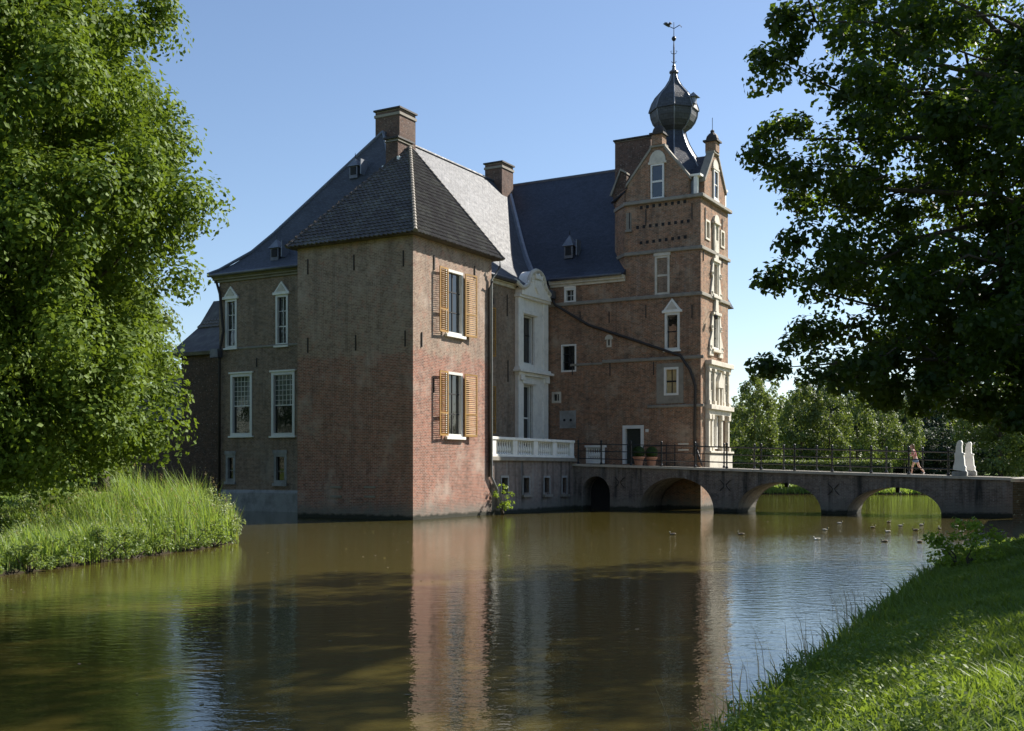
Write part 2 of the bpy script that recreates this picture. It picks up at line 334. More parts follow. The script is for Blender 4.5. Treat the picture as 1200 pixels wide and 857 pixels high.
# ------------------------------------------------------------------ castle
castle = castle_thing('castle', 'moated brick castle with slate roofs, yellow shutters and an onion-domed tower', 'castle', 0, 0)
class Face:   # a wall plane; s runs along it, out is towards the viewer
    def __init__(s, kind, c, depth=.45): s.k = kind; s.c = c
    def pt(s, a, o, z): return (a, s.c-o, z) if s.k == 'v' else (s.c+o, a, z)
    def px(s, x, y): return on_v(s.c, x, y) if s.k == 'v' else on_u(s.c, x, y)
    def rect(s, x0, x1, y0, y1):   # a rectangle on the wall from its picture outline at mid-height
        a0 = s.px(x0, y0)[0]; a1 = s.px(x1, y0)[0]; xm = (x0+x1)/2
        return a0, a1, s.px(xm, y1)[1], s.px(xm, y0)[1]
    def box(s, mb, a0, a1, z0, z1, o0, o1, mi=0):
        p = s.pt(a0, o0, z0); q = s.pt(a1, o1, z1)
        mb.box(min(p[0], q[0]), max(p[0], q[0]), min(p[1], q[1]), max(p[1], q[1]), z0, z1, mi)
    def poly(s, mb, pts, o0, o1, mi=0):
        n = len(pts); vs = [s.pt(a, o0, z) for a, z in pts]+[s.pt(a, o1, z) for a, z in pts]
        mb.add(vs, [tuple(range(n)), tuple(range(2*n-1, n-1, -1))]+[(j, (j+1) % n, n+(j+1) % n, n+j) for j in range(n)], mi)
    def wall(s, mb, a0, a1, z0, z1, holes, depth=.28):
        xs = sorted({a0, a1, *[h[0] for h in holes], *[h[1] for h in holes]}); zs = sorted({z0, z1, *[h[2] for h in holes], *[h[3] for h in holes]})
        xs = [x for x in xs if a0-1e-6 <= x <= a1+1e-6]; zs = [z for z in zs if z0-1e-6 <= z <= z1+1e-6]
        for i in range(len(xs)-1):
            for j in range(len(zs)-1):
                cx = (xs[i]+xs[i+1])/2; cz = (zs[j]+zs[j+1])/2
                if any(h[0] < cx < h[1] and h[2] < cz < h[3] for h in holes): continue
                mb.add([s.pt(xs[i], 0, zs[j]), s.pt(xs[i+1], 0, zs[j]), s.pt(xs[i+1], 0, zs[j+1]), s.pt(xs[i], 0, zs[j+1])], [(0, 1, 2, 3)])
        for h in holes:
            c = [(h[0], h[2]), (h[1], h[2]), (h[1], h[3]), (h[0], h[3])]
            for k in range(4):
                p, q = c[k], c[(k+1) % 4]
                mb.add([s.pt(p[0], 0, p[1]), s.pt(q[0], 0, q[1]), s.pt(q[0], -depth, q[1]), s.pt(p[0], -depth, p[1])], [(0, 1, 2, 3)])
FP = Face('u', 0.0)      # lit face of the corner pavilion
FS = Face('v', 0.0)      # shaded face of the pavilion
FL = Face('v', 5.0)      # left wing
FB = Face('u', -3.6)     # entrance front behind the terrace
FC = Face('v', 20.2)     # tower wing and tower, shaded
FT = Face('u', 6.8)      # tower, lit

def window(F, r, nx=2, rows=(1, 1, 1), rec=.14, fw=.10, glass='glass', frame='white_paint', barm=None, barw=.035, lattice=0, transom=None, parent=castle, single=False, proud=.0):
    """frame (the part) with sash bars and one pane per light as sub-parts"""
    a0, a1, z0, z1 = r; mb = MB()
    for q in ((a0, a0+fw, z0, z1), (a1-fw, a1, z0, z1), (a0+fw, a1-fw, z0, z0+fw), (a0+fw, a1-fw, z1-fw, z1)): F.box(mb, *q, -.24, proud)
    fr = mb.build('window', M[frame], parent)
    i0, i1, j0, j1 = a0+fw, a1-fw, z0+fw, z1-fw
    tot = sum(rows); zs = [j0]; 
    for k in rows: zs.append(zs[-1]+(j1-j0)*k/tot)
    xs = [i0+(i1-i0)*k/nx for k in range(nx+1)]
    sb = MB()
    for x in xs[1:-1]: F.box(sb, x-barw/2, x+barw/2, j0, j1, -rec-.05, -rec+.03)
    for k, z in enumerate(zs[1:-1]):
        bw = barw*2 if transom is not None and k == transom else barw
        F.box(sb, i0, i1, z-bw/2, z+bw/2, -rec-.05, -rec+.036)
    if lattice:
        zt = j1-(j1-j0)*.52
        for k in range(1, 5): x = i0+(i1-i0)*k/5; F.box(sb, x-.014, x+.014, zt, j1, -rec-.045, -rec+.02)
        for k in range(1, 7): z = zt+(j1-zt)*k/6; F.box(sb, i0, i1, z-.012, z+.012, -rec-.045, -rec+.024)
        F.box(sb, i0, i1, zt-.03, zt+.03, -rec-.05, -rec+.04)
        zs = [j0, zt, j1]; xs = [i0, i1]
    if sb.v: sb.build('sash', M[barm or frame], fr)
    for i in range(len(xs)-1):
        for j in range(len(zs)-1):
            g_ = MB(); F.box(g_, xs[i]+.008, xs[i+1]-.008, zs[j]+.008, zs[j+1]-.008, -rec-.03, -rec)
            gm = glass
            if lattice and j == 1: gm = 'glass_curtain'
            g_.build('pane', M[gm], fr)
    b = MB(); F.box(b, a0+.02, a1-.02, z0+.02, z1-.02, -.30, -.26); b.build('reveal_back', M['dark'], fr)
    return fr
def pad(r, p=.0): return (r[0]-p, r[1]+p, r[2]-p, r[3]+p)

# --- openings, read off each wall
PU = FP.rect(522.2, 542.3, 317.3, 393); PL = FP.rect(522.2, 541.9, 436.4, 512)
W1 = FL.rect(264.2, 277.6, 351, 408); W2 = FL.rect(323.2, 337.6, 345.5, 405)
L1 = FL.rect(270.3, 295.6, 438, 511); L2 = FL.rect(318.2, 345.6, 435.8, 511)
S1 = FL.rect(264.6, 275.8, 532.8, 564.4); S2 = FL.rect(321, 336, 531.8, 566.5)
BU = FB.rect(610.6, 624.0, 370.5, 427); BL = FB.rect(609.6, 622.2, 451.5, 530); BL = (BL[0], BL[1], 3.07, BL[3])
BS1 = (11.5, 12.75, FB.px(574, 418)[1], FB.px(574, 360)[1]); BS2 = (11.5, 12.75, FB.px(574, 508)[1], FB.px(574, 452)[1])
C1 = FC.rect(661.5, 675, 337.5, 355.4); C2 = FC.rect(657.8, 675.4, 403.8, 436); C3 = FC.rect(646.8, 657.6, 459.5, 472.5)
T1 = FC.rect(767.6, 784.8, 300, 345.5); T2 = FC.rect(779.2, 796.6, 366.5, 410.4); T3 = FC.rect(778.2, 795.4, 430.5, 463.4)
D1 = FC.rect(729.8, 754.6, 498.6, 546); D1 = (D1[0], D1[1], 2.72, D1[3])
TA = FT.rect(826.2, 831.4, 258, 281.5); TB = FT.rect(843.9, 848.5, 270.5, 291); TC = FT.rect(835.0, 840.8, 308, 347); TD = FT.rect(834.6, 841.6, 370, 410)
TE = FT.rect(834.4, 839.8, 485, 526)

# --- walls
mb = MB(); FS.wall(mb, -7, 0, -1, 13.5, []); FP.wall(mb, 0, 7.2, -1, 13.5, [PU, PL])
mb.add([(-7, 0, -1), (-7, 7.2, -1), (-7, 7.2, 13.5), (-7, 0, 13.5)], [(0, 1, 2, 3)]); mb.add([(-7, 7.2, -1), (0, 7.2, -1), (0, 7.2, 13.5), (-7, 7.2, 13.5)], [(0, 1, 2, 3)])
mb.build('wall', M['brick_pav'], castle)
mb = MB(); FL.wall(mb, -17.2, -3.6, .0, 13.5, [W1, W2, L1, L2, S1, S2]); FB.wall(mb, 5, 20.2, 0, 13.5, [BU, BL, BS1, BS2])
mb.add([(-17.2, 5, 0), (-17.2, 34, 0), (-17.2, 34, 13.5), (-17.2, 5, 13.5)], [(0, 1, 2, 3)]); mb.add([(-17.2, 34.3, 0), (1.9, 34.3, 0), (1.9, 34.3, 13.5), (-17.2, 34.3, 13.5)], [(0, 1, 2, 3)])
mb.add([(1.9, 25, 0), (1.9, 34.3, 0), (1.9, 34.3, 13.9), (1.9, 27.2, 22.9), (1.9, 25, 20)], [(0, 1, 2, 3, 4)])
mb.build('wall', M['brick_main'], castle)
mb = MB(); FC.wall(mb, -3.6, 1.86, -.5, 14.2, [C1, C2, C3, D1] if D1[1] < 1.8 else [C1, C2, C3])
mb.build('wall', M['brick_tower'], castle)
mb = MB(); FC.wall(mb, 1.86, 6.8, -.5, 18.75, [T1, T2, T3, D1]); FT.wall(mb, 20.2, 25.2, -.5, 18.75, [TA, TB, TC, TD, TE])
mb.add([(1.86, 20.2, -.5), (.66, 21.4, -.5), (.66, 21.4, 19.3), (1.86, 20.2, 19.6)], [(0, 1, 2, 3)])
mb.add([(.66, 21.4, -.5), (.66, 26, -.5), (.66, 26, 19.3), (.66, 21.4, 19.3)], [(0, 1, 2, 3)])
mb.add([(.66, 25.2, -.5), (6.8, 25.2, -.5), (6.8, 25.2, 18.75), (.66, 25.2, 18.75)], [(0, 1, 2, 3)])
mb.add([(1.86, 20.2, 18.7), (6.8, 20.2, 18.7), (6.8, 25.2, 18.7), (.66, 25.2, 18.7), (.66, 21.4, 18.7)], [(0, 1, 2, 3, 4)])
mb.build('wall', M['brick_tower'], castle)
# plaster foot of the left wing, terrace
mb = MB(); mb.prism([(4.86, -1), (4.86, 1.05), (5.0, 1.22), (5.2, 1.22), (5.2, -1)], 0, -17.25, -6.98); mb.build('plinth', M['plaster'], castle)
FW = Face('u', 0.0)
TW = [FW.rect(587.6, 594.8, 560, 579.5), FW.rect(613, 620, 560, 577.5), FW.rect(637.6, 643.6, 560, 577.5), FW.rect(658.8, 663.6, 560, 577.3)]
mb = MB(); FW.wall(mb, 7.0, 16.8, -1, 2.85, TW)
mb.build('terrace_wall', M['brick_terrace'], castle)
for r in TW:
    w_ = MB(); FW.box(w_, r[0]-.1, r[0], r[2]-.1, r[3]+.12, -.2, .03); FW.box(w_, r[1], r[1]+.1, r[2]-.1, r[3]+.12, -.2, .03); FW.box(w_, r[0], r[1], r[3], r[3]+.12, -.2, .03)
    q = w_.build('window', M['plaster'], castle); w_ = MB(); FW.box(w_, r[0], r[1], r[2], r[3], -.3, -.22); w_.build('pane', M['dark'], q)
    if r is not TW[0]: w_ = MB(); FW.box(w_, r[0]-.18, r[1]+.18, r[2]-.24, r[2]-.1, -.05, .16); w_.build('sill', M['string'], q)
mb = MB(); mb.box(-3.6, .18, 6.98, 16.95, 2.85, 3.07); mb.build('terrace_slab', M['string'], castle, bev=.02)

def string_course(pts, mat='string', h=.2, o=.12):
    pass
# --- string courses and cornices
mb = MB()
def band(F, a0, a1, z, h=.2, o=.12, mi=0):
    q = MB(); F.poly(q, [(a0, z-h/2), (a1, z-h/2), (a1, z+h/2), (a0, z+h/2)], -.02, o); q.build('string_course', M['string'], castle, bev=.03)
band(FL, -17.2, -7.0, FL.px(300, 409)[1]+.1, .14, .05)
for z, o, a in ((12.9, .12, -3.6), (15.65, .14, 1.86), (18.75, .22, 1.86)):
    band(FC, a, 6.8+o, z, .22, o)
    band(FT, 20.2, 25.2+o, z, .22, o)
band(FC, -1.9, .35, FC.px(740, 424.5)[1], .16, .06); band(FC, .35, 7.0, FC.px(760, 421.5)[1], .2, .1)
band(FC, 3.4, 7.0, FC.px(790, 476)[1], .18, .1)
for z in (15.65, 18.75):   # the courses turn round the tower's cut corner
    mb = MB(); mb.add([(1.86, 20.08, z-.1), (.6, 21.34, z-.1), (.72, 21.46, z-.1), (1.98, 20.2, z-.1), (1.86, 20.08, z+.1), (.6, 21.34, z+.1), (.72, 21.46, z+.1), (1.98, 20.2, z+.1)],
           [(0, 3, 2, 1), (4, 5, 6, 7), (0, 1, 5, 4), (1, 2, 6, 5), (2, 3, 7, 6), (3, 0, 4, 7)])
    mb.build('string_course', M['string'], castle)
mb = MB()
def cornice(F, a0, a1, z, o=.45, h=.42):
    for k, (oo, z0, z1) in enumerate(((.12, z-h, z-h*.62), (.26, z-h*.62, z-h*.3), (o, z-h*.3, z))): F.box(mb, a0, a1, z0, z1, -.02, oo)
PA0, PA1 = FB.px(603.5, 400)[0], FB.px(638.5, 400)[0]
cornice(FB, 7.3, PA0-.1, 13.86, .42, .5); cornice(FB, PA1+.1, 20.0, 13.86, .42, .5); cornice(FC, -3.3, 1.9, 14.42, .34, .4)
mb.build('cornice', M['stone'], castle, bev=.012)
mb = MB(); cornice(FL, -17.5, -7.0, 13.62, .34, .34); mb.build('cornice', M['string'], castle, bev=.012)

# --- roofs
def loft_roof(u0, u1, v0, v1, prof, name, mat, thick=.1):
    mb = MB(); n = len(prof)
    for tt, z in prof: mb.v += [(u0+tt, v0+tt, z), (u1-tt, v0+tt, z), (u1-tt, v1-tt, z), (u0+tt, v1-tt, z)]
    for i in range(n-1):
        for j in range(4): mb.f.append((i*4+j, i*4+(j+1) % 4, i*4+4+(j+1) % 4, i*4+4+j)); mb.m.append(0)
    mb.f.append((3, 2, 1, 0)); mb.m.append(0)
    return mb.build(name, M[mat], castle)
HB = (1, .0)
mainprof = [(-.5, 13.62), (-.48, 13.72), (0, 14.0), (.6, 14.45), (1.3, 15.15), (2.2, 16.3), (6.79, 22.85)]
loft_roof(-17.2, -3.6, 5, 34.3, mainprof, 'roof', 'slate_main')
mb = MB(); cp = [(-.42, 14.42), (-.4, 14.5), (.1, 14.85), (.6, 15.4), (1.2, 16.2), (2.2, 17.5), (6.9, 22.95), (7.05, 22.95), (14.2, 14.3)]
mb.prism([(20.2+a, z) for a, z in cp], 0, -10.4, 1.95); mb.build('roof', M['slate'], castle)
mb = MB(); mb.tube([(-10.3, 27.15, 22.98), (1.9, 27.15, 22.98)], .12, 6); mb.build('ridge_cap', M['lead_dark'], castle)
mb = MB(); mb.tube([(-10.4, 12, 22.86), (-10.4, 27, 22.86)], .12, 6); mb.build('ridge_cap', M['slate_main'], castle)
for q in ([(-17.68, 4.52, 13.75), (-17.2, 5, 14.05), (-15.9, 6.3, 15.2), (-15.0, 7.2, 16.35), (-10.41, 11.79, 22.9)], [(-3.12, 4.52, 13.75), (-3.6, 5, 14.05), (-4.9, 6.3, 15.2), (-5.8, 7.2, 16.35), (-10.39, 11.79, 22.9)]):
    mb = MB(); mb.tube(q, .09, 6); mb.build('hip_cap', M['lead'], castle)
# valley gutter between the two big roofs
vz = []
def zmain(tt): return np.interp(tt, [p[0] for p in mainprof], [p[1] for p in mainprof])
def zc(tt): return np.interp(tt, [p[0] for p in cp[:7]], [p[1] for p in cp[:7]])
for k in range(12):
    tt = -.3+k*.62; z = zmain(tt)+.05; tv = np.interp(z, [p[1] for p in cp[:7]], [p[0] for p in cp[:7]]); vz.append((-3.6-tt, 20.2+tv-.08, z+.03))
mb = MB(); mb.tube(vz, .2, 6); mb.build('valley_gutter', M['lead'], castle)

# pantiled pavilion roof: a smooth hipped shell with rows of overlapping S-shaped tiles
apex = np.array((-5.05, 7.0, 19.95))
base = [np.array(p) for p in ((-7.35, -.42, 13.42), (.42, -.42, 13.42), (.42, 7.75, 13.42), (-7.35, 7.75, 13.42))]
core = MB(); core.add([b+np.array((0, 0, -.02)) for b in base]+[apex-np.array((0, 0, .14))], [(0, 1, 4), (1, 2, 4), (2, 3, 4), (3, 0, 4), (3, 2, 1, 0)])
core.build('roof', M['pantile'], castle)
def tile_face(A, B, Tp, name, mat, tw=.27, th=.33, parent=castle, amp=.06):
    """A,B eave ends, Tp apex: tiles as a stepped wavy sheet clipped to the triangle"""
    A, B, Tp = map(np.array, (A, B, Tp)); e = (B-A); L = np.linalg.norm(e); e = e/L
    n = np.cross(e, Tp-A); n = n/np.linalg.norm(n)
    if n[2] < 0: n = -n
    s = np.cross(n, e); 
    if s[2] < 0: s = -s
    H = (Tp-A)@s; ap = (Tp-A)@e
    mb = MB(); rows = int(H/th)
    for r_ in range(rows):
        h0 = r_*th; h1 = h0+th*1.12
        lo = ap*min(1, (h0+.06)/H); hi = L-(L-ap)*min(1, (h0+.06)/H); k = max(1, int((hi-lo)/tw*4))
        xs = np.arange(math.ceil(lo/(tw/6)), math.floor(hi/(tw/6))+1)*(tw/6)
        if len(xs) < 2: continue
        base_i = len(mb.v)
        for x in xs:
            ph = 2*pi*x/tw; wv = amp*(.5+.5*sin(ph)+.25*sin(2*ph))
            jit = .012*sin(x*13.7+r_*7.1)
            mb.v.append(tuple(A+e*x+s*(h0-.02+jit)+n*(wv+.05))); mb.v.append(tuple(A+e*x+s*h1+n*(wv*.9+.0))); mb.v.append(tuple(A+e*x+s*(h0-.02+jit)+n*(wv-.01)))
        for i in range(len(xs)-1):
            a = base_i+3*i; mb.f += [(a, a+3, a+4, a+1), (a, a+2, a+5, a+3)]; mb.m += [0, 0]
    o = mb.build(name, M[mat], parent); tag(o, kind='stuff'); return o
tile_face(base[0], base[1], apex, 'roof_tiles', 'pantile')
tile_face(base[1], base[2], apex, 'roof_tiles', 'pantile')
tile_face(base[3], base[0], apex, 'roof_tiles', 'pantile')
# hip tiles, one by one
def hip_tiles(A, B, name='hip_tile', mat='pantile_pale', ln=.36, r=.12):
    A = np.array(A); B = np.array(B); d = B-A; L = np.linalg.norm(d); n = int(L/ln); d = d/L
    m_ = MB(); m_.tube([(0, 0, 0), (0, 0, ln*1.15)], [r, r*.72], 8); first = m_.build(name, M[mat], None); first.parent = castle
    import mathutils
    q = mathutils.Vector(d).to_track_quat('Z', 'Y')
    for i in range(n):
        o = first if i == 0 else copyo(first)
        o.parent = castle; o.location = tuple(A+d*(i*ln)+np.array((0, 0, .06))); o.rotation_mode = 'QUATERNION'; o.rotation_quaternion = q
hip_tiles(base[1], apex); hip_tiles(base[0], apex, mat='pantile'); hip_tiles(base[2], apex, mat='pantile')

# --- chimneys
def chimney(u0, u1, v0, v1, z0, z1, cap=.35, name='chimney', mat='brick_chimney'):
    mb = MB(); mb.box(u0, u1, v0, v1, z0, z1); o = mb.build(name, M[mat], castle)
    mb = MB(); mb.box(u0-.06, u1+.06, v0-.06, v1+.06, z1-cap*.9, z1-cap*.45); mb.box(u0+.02, u1-.02, v0+.02, v1-.02, z1, z1+.06); mb.build('chimney_band', M['string'], o)
    mb = MB(); mb.box(u0-.1, u1+.1, v0-.1, v1+.1, z1+.06, z1+.16); mb.build('chimney_cap', M['iron_rust'], o); return o
chimney(-11.15, -9.35, 12.05, 13.75, 21, 24.2)
ch = chimney(-5.95, -5.15, 6.0, 7.35, 15.5, 20.2, .1); 
mb = MB(); mb.prism([(6.0-.3, 18.15), (6.0, 18.9), (6.0, 18.6), (5.8, 18.1)], 0, -6.2, -5.0)
mb.box(-5.15, -5.0, 5.9, 7.3, 18.9, 19.25); mb.build('flashing', M['white_stone'], ch)
chimney(-11.05, -9.65, 24.9, 26.5, 21, 24.05)
chimney(-.15, 2.35, 23.2, 24.3, 18, 23.65, .02)
# --- roof dormers (little pointed vents) and roof lights
def dormer(u, v, z, w=.5, h=.55, d=.7, pt=.5):
    mb = MB(); mb.box(u-w/2, u+w/2, v, v+d, z-.1, z+h); o = mb.build('dormer', M['lead_dark'], castle)
    mb = MB(); a = w/2+.1; mb.add([(u-a, v-.12, z+h), (u+a, v-.12, z+h), (u+a, v+d, z+h), (u-a, v+d, z+h), (u, v+.2, z+h+pt)], [(0, 1, 4), (1, 2, 4), (2, 3, 4), (3, 0, 4), (3, 2, 1, 0)]); mb.build('dormer_roof', M['lead'], o)
    mb = MB(); mb.tube([(u, v+.2, z+h+pt), (u, v+.2, z+h+pt+.28)], [.04, .01], 5); mb.build('finial', M['iron'], o)
    mb = MB(); mb.box(u-w*.32, u+w*.32, v-.03, v, z+.1, z+h-.05); mb.build('pane', M['dark'], o)
    mb = MB(); mb.box(u+w/2+.28, u+w/2+.34, v-.1, v+.55, z+.05, z+h+.35); mb.build('flashing', M['lead'], o)
def roof_v(F0, prof, z):  # v on a front roof slope at height z
    return F0+np.interp(z, [p[1] for p in prof], [p[0] for p in prof])
for (x, y, F0, pr) in ((325, 302, 5, mainprof), (417, 206, 5, mainprof), (668, 300, 20.2, cp[:7])):
    v_ = F0+1.5
    for _ in range(12): u_, z_ = on_v(v_, x, y); v_ = roof_v(F0, pr, z_)
    dormer(u_, v_-.25, z_-.1, *((.62, .7, 1, .75) if x > 600 else (.6, .6, .9, .55)))

# --- tower top
def gable(F, c, half, zb, zs, za, th=.35):
    mb = MB(); F.poly(mb, [(c-half, zb), (c+half, zb), (c+half, zs), (c+.42, za), (c-.42, za), (c-half, zs)], -th, .0)
    o = mb.build('gable', M['brick_tower'], castle)
    mb = MB()
    for sg in (-1, 1):
        F.poly(mb, [(c+sg*(half+.1), zs-.16), (c+sg*(half+.1), zs+.04), (c+sg*.4, za+.14), (c+sg*.4, za-.08)], -th-.06, .09)
    F.box(mb, c-.5, c+.5, za, za+.14, -th-.1, .12); mb.build('gable_coping', M['string'], o, bev=.01)
    mb = MB(); p = F.pt(c, -th/2, 0)
    mb.box(p[0]-.34, p[0]+.34, p[1]-.34, p[1]+.34, za+.14, za+.75); mb.build('pinnacle', M['brick_tower'], o)
    mb = MB(); mb.box(p[0]-.46, p[0]+.46, p[1]-.46, p[1]+.46, za+.75, za+.86)
    mb.lathe((p[0], p[1], za+.86), [(.40, 0), (.40, .12), (.34, .3), (.2, .45), (.12, .5), (.13, .62), (.02, .72)], 12); mb.build('pinnacle_cap', M['iron_rust'], o)
    mb = MB(); mb.tube([(p[0], p[1], za+1.5), (p[0], p[1], za+2.3)], .018, 5); mb.build('rod', M['iron'], o)
    return o
gable(FC, 4.06, 2.0, 18.86, 19.95, 22.0)
gable(FT, 22.75, 1.9, 18.86, 19.85, 21.8)
def arched_window(F, r, ped=.55, kind='arch', **k):
    """white window with a rounded or pointed stone head"""
    fr = window(F, r, **k); a0, a1, z0, z1 = r; c = (a0+a1)/2; w = (a1-a0)/2+.1; mb = MB()
    if kind == 'arch': pts = [(c+w*cos(pi*j/10), z1+.16+ped*sin(pi*j/10)) for j in range(11)]
    else: pts = [(c+w, z1+.14), (c, z1+.14+ped), (c-w, z1+.14)]
    F.poly(mb, pts, -.05, .08)
    F.box(mb, a0-.16, a1+.16, z1, z1+.15, -.05, .12); mb.build('window_head', M['stone' if kind == 'arch' else 'white_stone'], fr, bev=.01)
    if kind != 'arch':
        mb = MB(); w2 = w*.62
        F.poly(mb, [(c+w2, z1+.2), (c, z1+.16+ped*.74), (c-w2, z1+.2)], .08, .11); mb.build('pediment_field', M['stone'], fr)
    mb = MB(); F.box(mb, a0-.08, a1+.08, z0-.1, z0, -.05, .12); mb.build('sill', M['white_stone'], fr); return fr
G1 = FC.rect(763, 778.5, 192.5, 233.2); G2 = FT.rect(835.2, 840.4, 200, 234)
arched_window(FC, G1, .68, 'arch', nx=1, rows=(1, 1), transom=0, proud=.09, rec=-.02, barw=.06)
arched_window(FT, G2, .5, 'arch', nx=1, rows=(1, 1), proud=.09, rec=-.02, barw=.06)
# attic between the gables: lead-clad corner box with white pilasters, flared slate roof
mb = MB(); mb.box(5.9, 6.45, 20.5, 21.1, 18.86, 19.95); mb.box(2.2, 6.42, 20.7, 24.9, 18.87, 19.9); mb.build('attic', M['lead'], castle)
mb = MB()
for p in ((6.42, 20.46), (6.62, 24.9), (6.42, 20.98)): mb = MB(); mb.box(p[0]-.12, p[0]+.12, p[1]-.12, p[1]+.12, 18.86, 19.98); mb.build('pilaster', M['white_stone'], castle, bev=.01)
for q in ((6.0, 6.74, 20.3, 21.0), (6.0, 6.8, 24.55, 25.2)): mb = MB(); mb.box(*q, 19.98, 20.12); mb.build('attic_cornice', M['white_stone'], castle, bev=.01)
CT = (4.1, 22.75)
mb = MB()
sp_ = [(2.25, 20.0), (2.2, 20.75), (1.75, 21.5), (1.3, 22.15), (1.0, 22.7), (.8, 23.2), (.72, 23.55)]
mb.lathe((CT[0], CT[1], 0), sp_, 8, pi/8, sx=1, sy=1); sm = mb.build('spire', M['slate'], castle)
mb = MB()
mb.prism([(1.9, 19.95), (4.06, 22.1), (6.2, 19.95)], 1, 20.5, 25.0); mb.prism([(20.7, 19.85), (22.75, 21.8), (24.9, 19.85)], 0, 2.0, 6.5)
mb.build('roof', M['slate'], castle)
mb = MB()
for j in range(8):
    a_ = pi/8+j*pi/4; mb.tube([(CT[0]+r*cos(a_), CT[1]+r*sin(a_), z) for r, z in sp_[1:]], .05, 5)
mb.build('lead_roll', M['lead'], castle)
on = [(q*.95 if q > .8 else q, z-.75) for q, z in ((.72, 24.3), (.78, 24.36), (1.12, 24.55), (1.36, 24.85), (1.5, 25.2), (1.55, 25.5), (1.55, 25.56), (1.64, 25.58), (1.63, 25.64), (1.56, 25.85), (1.44, 26.15), (1.22, 26.5), (.88, 26.85), (.52, 27.2), (.28, 27.6), (.16, 28.0))]
mb = MB(); mb.lathe((CT[0], CT[1], 0), on, 8, pi/8); od = mb.build('onion_dome', M['slate_dome'], castle)
mb = MB()
for j in range(8):
    a_ = pi/8+j*pi/4; mb.tube([(CT[0]+(r+.01)*cos(a_), CT[1]+(r+.01)*sin(a_), z) for r, z in on], .04, 5)
mb.build('lead_roll', M['lead'], od)
mb = MB(); mb.lathe((CT[0], CT[1], 27.25), [(.22, 0), (.3, .06), (.28, .16), (.14, .24), (.1, .4), (.13, .46), (.06, .6), (.05, 1.7), (.03, 2.0)], 10); sf = mb.build('finial', M['lead_dark'], castle)
mb = MB(); mb.lathe((CT[0], CT[1], 29.3), [(.02, 0), (.11, .06), (.15, .16), (.11, .27), (.02, .33)], 12); mb.build('finial_ball', M['iron'], sf, smooth=True)
mb = MB(); c0 = (CT[0], CT[1])
for k in range(4):
    a_ = k*pi/2+.4; mb.tube([(c0[0]+cos(a_)*q, c0[1]+sin(a_)*q, 28.5+z) for q, z in ((.03, 0), (.15, .05), (.2, .16), (.12, .2))], .02, 5)
    mb.tube([(c0[0]+cos(a_)*q, c0[1]+sin(a_)*q, 27.95+z) for q, z in ((.05, 0), (.12, .03), (.14, .1))], .02, 5)
mb.build('iron_scroll', M['iron'], sf)
mb = MB(); mb.tube([(c0[0], c0[1], 29.2), (c0[0], c0[1], 30.5)], [.03, .018], 6)
vd = np.array((.87, .30, 0))
def vp(a, z): return (c0[0]+vd[0]*a, c0[1]+vd[1]*a, z)
mb.tube([vp(-.62, 30.55), vp(-.3, 30.25), vp(0, 30.1), vp(.4, 30.3), vp(.52, 30.15)], .025, 6)
bod = MB(); bod.tube([vp(-.72, 30.45), vp(-.5, 30.42), vp(-.35, 30.32), vp(-.22, 30.48), vp(-.12, 30.38)], [.02, .12, .13, .08, .02], 6)
mb.build('vane_arm', M['iron'], sf); bod.build('weathercock', M['iron'], sf)
mb = MB(); mb.box(CT[0]+1.22, CT[0]+1.55, CT[1]-.45, CT[1]-.1, 25.05, 25.45); mb.add([(CT[0]+1.1, CT[1]-.6, 25.45), (CT[0]+1.75, CT[1]-.6, 25.45), (CT[0]+1.75, CT[1]+.0, 25.45), (CT[0]+1.1, CT[1], 25.45), (CT[0]+1.4, CT[1]-.3, 25.8)], [(0, 1, 4), (1, 2, 4), (2, 3, 4), (3, 0, 4), (3, 2, 1, 0)])
mb.build('dormer', M['lead'], od)
# pier and lean-to left of the tower gable, small roof behind the tower
mb = MB(); mb.prism([(.62, 19.0), (1.5, 19.0), (1.5, 20.9), (1.15, 21.15), (.55, 19.7)], 1, 21.3, 21.9); mb.build('parapet', M['brick_dark'], castle)
mb = MB(); mb.prism([(.5, 19.68), (1.12, 21.2), (1.55, 20.95), (1.55, 21.05), (1.1, 21.36), (.36, 19.72)], 1, 21.22, 22.0); mb.build('parapet_coping', M['string'], castle)
mb = MB(); mb.add([(.45, 21.25, 19.3), (1.95, 20.05, 19.62), (2.1, 21.5, 20.6), (.9, 22.2, 20.6), (.45, 21.4, 19.2), (1.95, 20.15, 19.5)], [(0, 1, 2, 3), (0, 4, 5, 1)]); mb.build('roof', M['slate'], castle)
mb = MB(); mb.prism([(25.2, 12.9), (26.5, 12.75), (26.5, 12.8), (25.2, 13.35)], 0, 5.0, 6.75); mb.build('lean_roof', M['lead_dark'], castle)
mb = MB(); mb.prism([(1.9, 20.24), (2.3, 20.24), (2.3, 22), (.74, 22), (.74, 21.44)], 2, 18.6, 19.72); mb.build('wall', M['brick_tower'], castle)
# putlog holes: rows of square holes in the tower front
hole = MB(); hole.box(-.09, .09, -.012, 0, -.11, .09); h0 = hole.build('putlog_hole', M['dark'], None); h0.parent = castle
first = True
for xa, xb, ya, yb, n in ((751.5, 802.5, 243.2, 236.2, 8), (747.2, 806.5, 266.5, 259, 9), (751.2, 803, 284.6, 277.8, 8), (748, 800, 297.6, 290.6, 8)):
    for k in range(n):
        f = k/(n-1); u_, z_ = FC.px(xa+(xb-xa)*f, ya+(yb-ya)*f)
        o = h0 if first else copyo(h0, parent=castle); first = False; o.location = (u_, 20.2, z_)

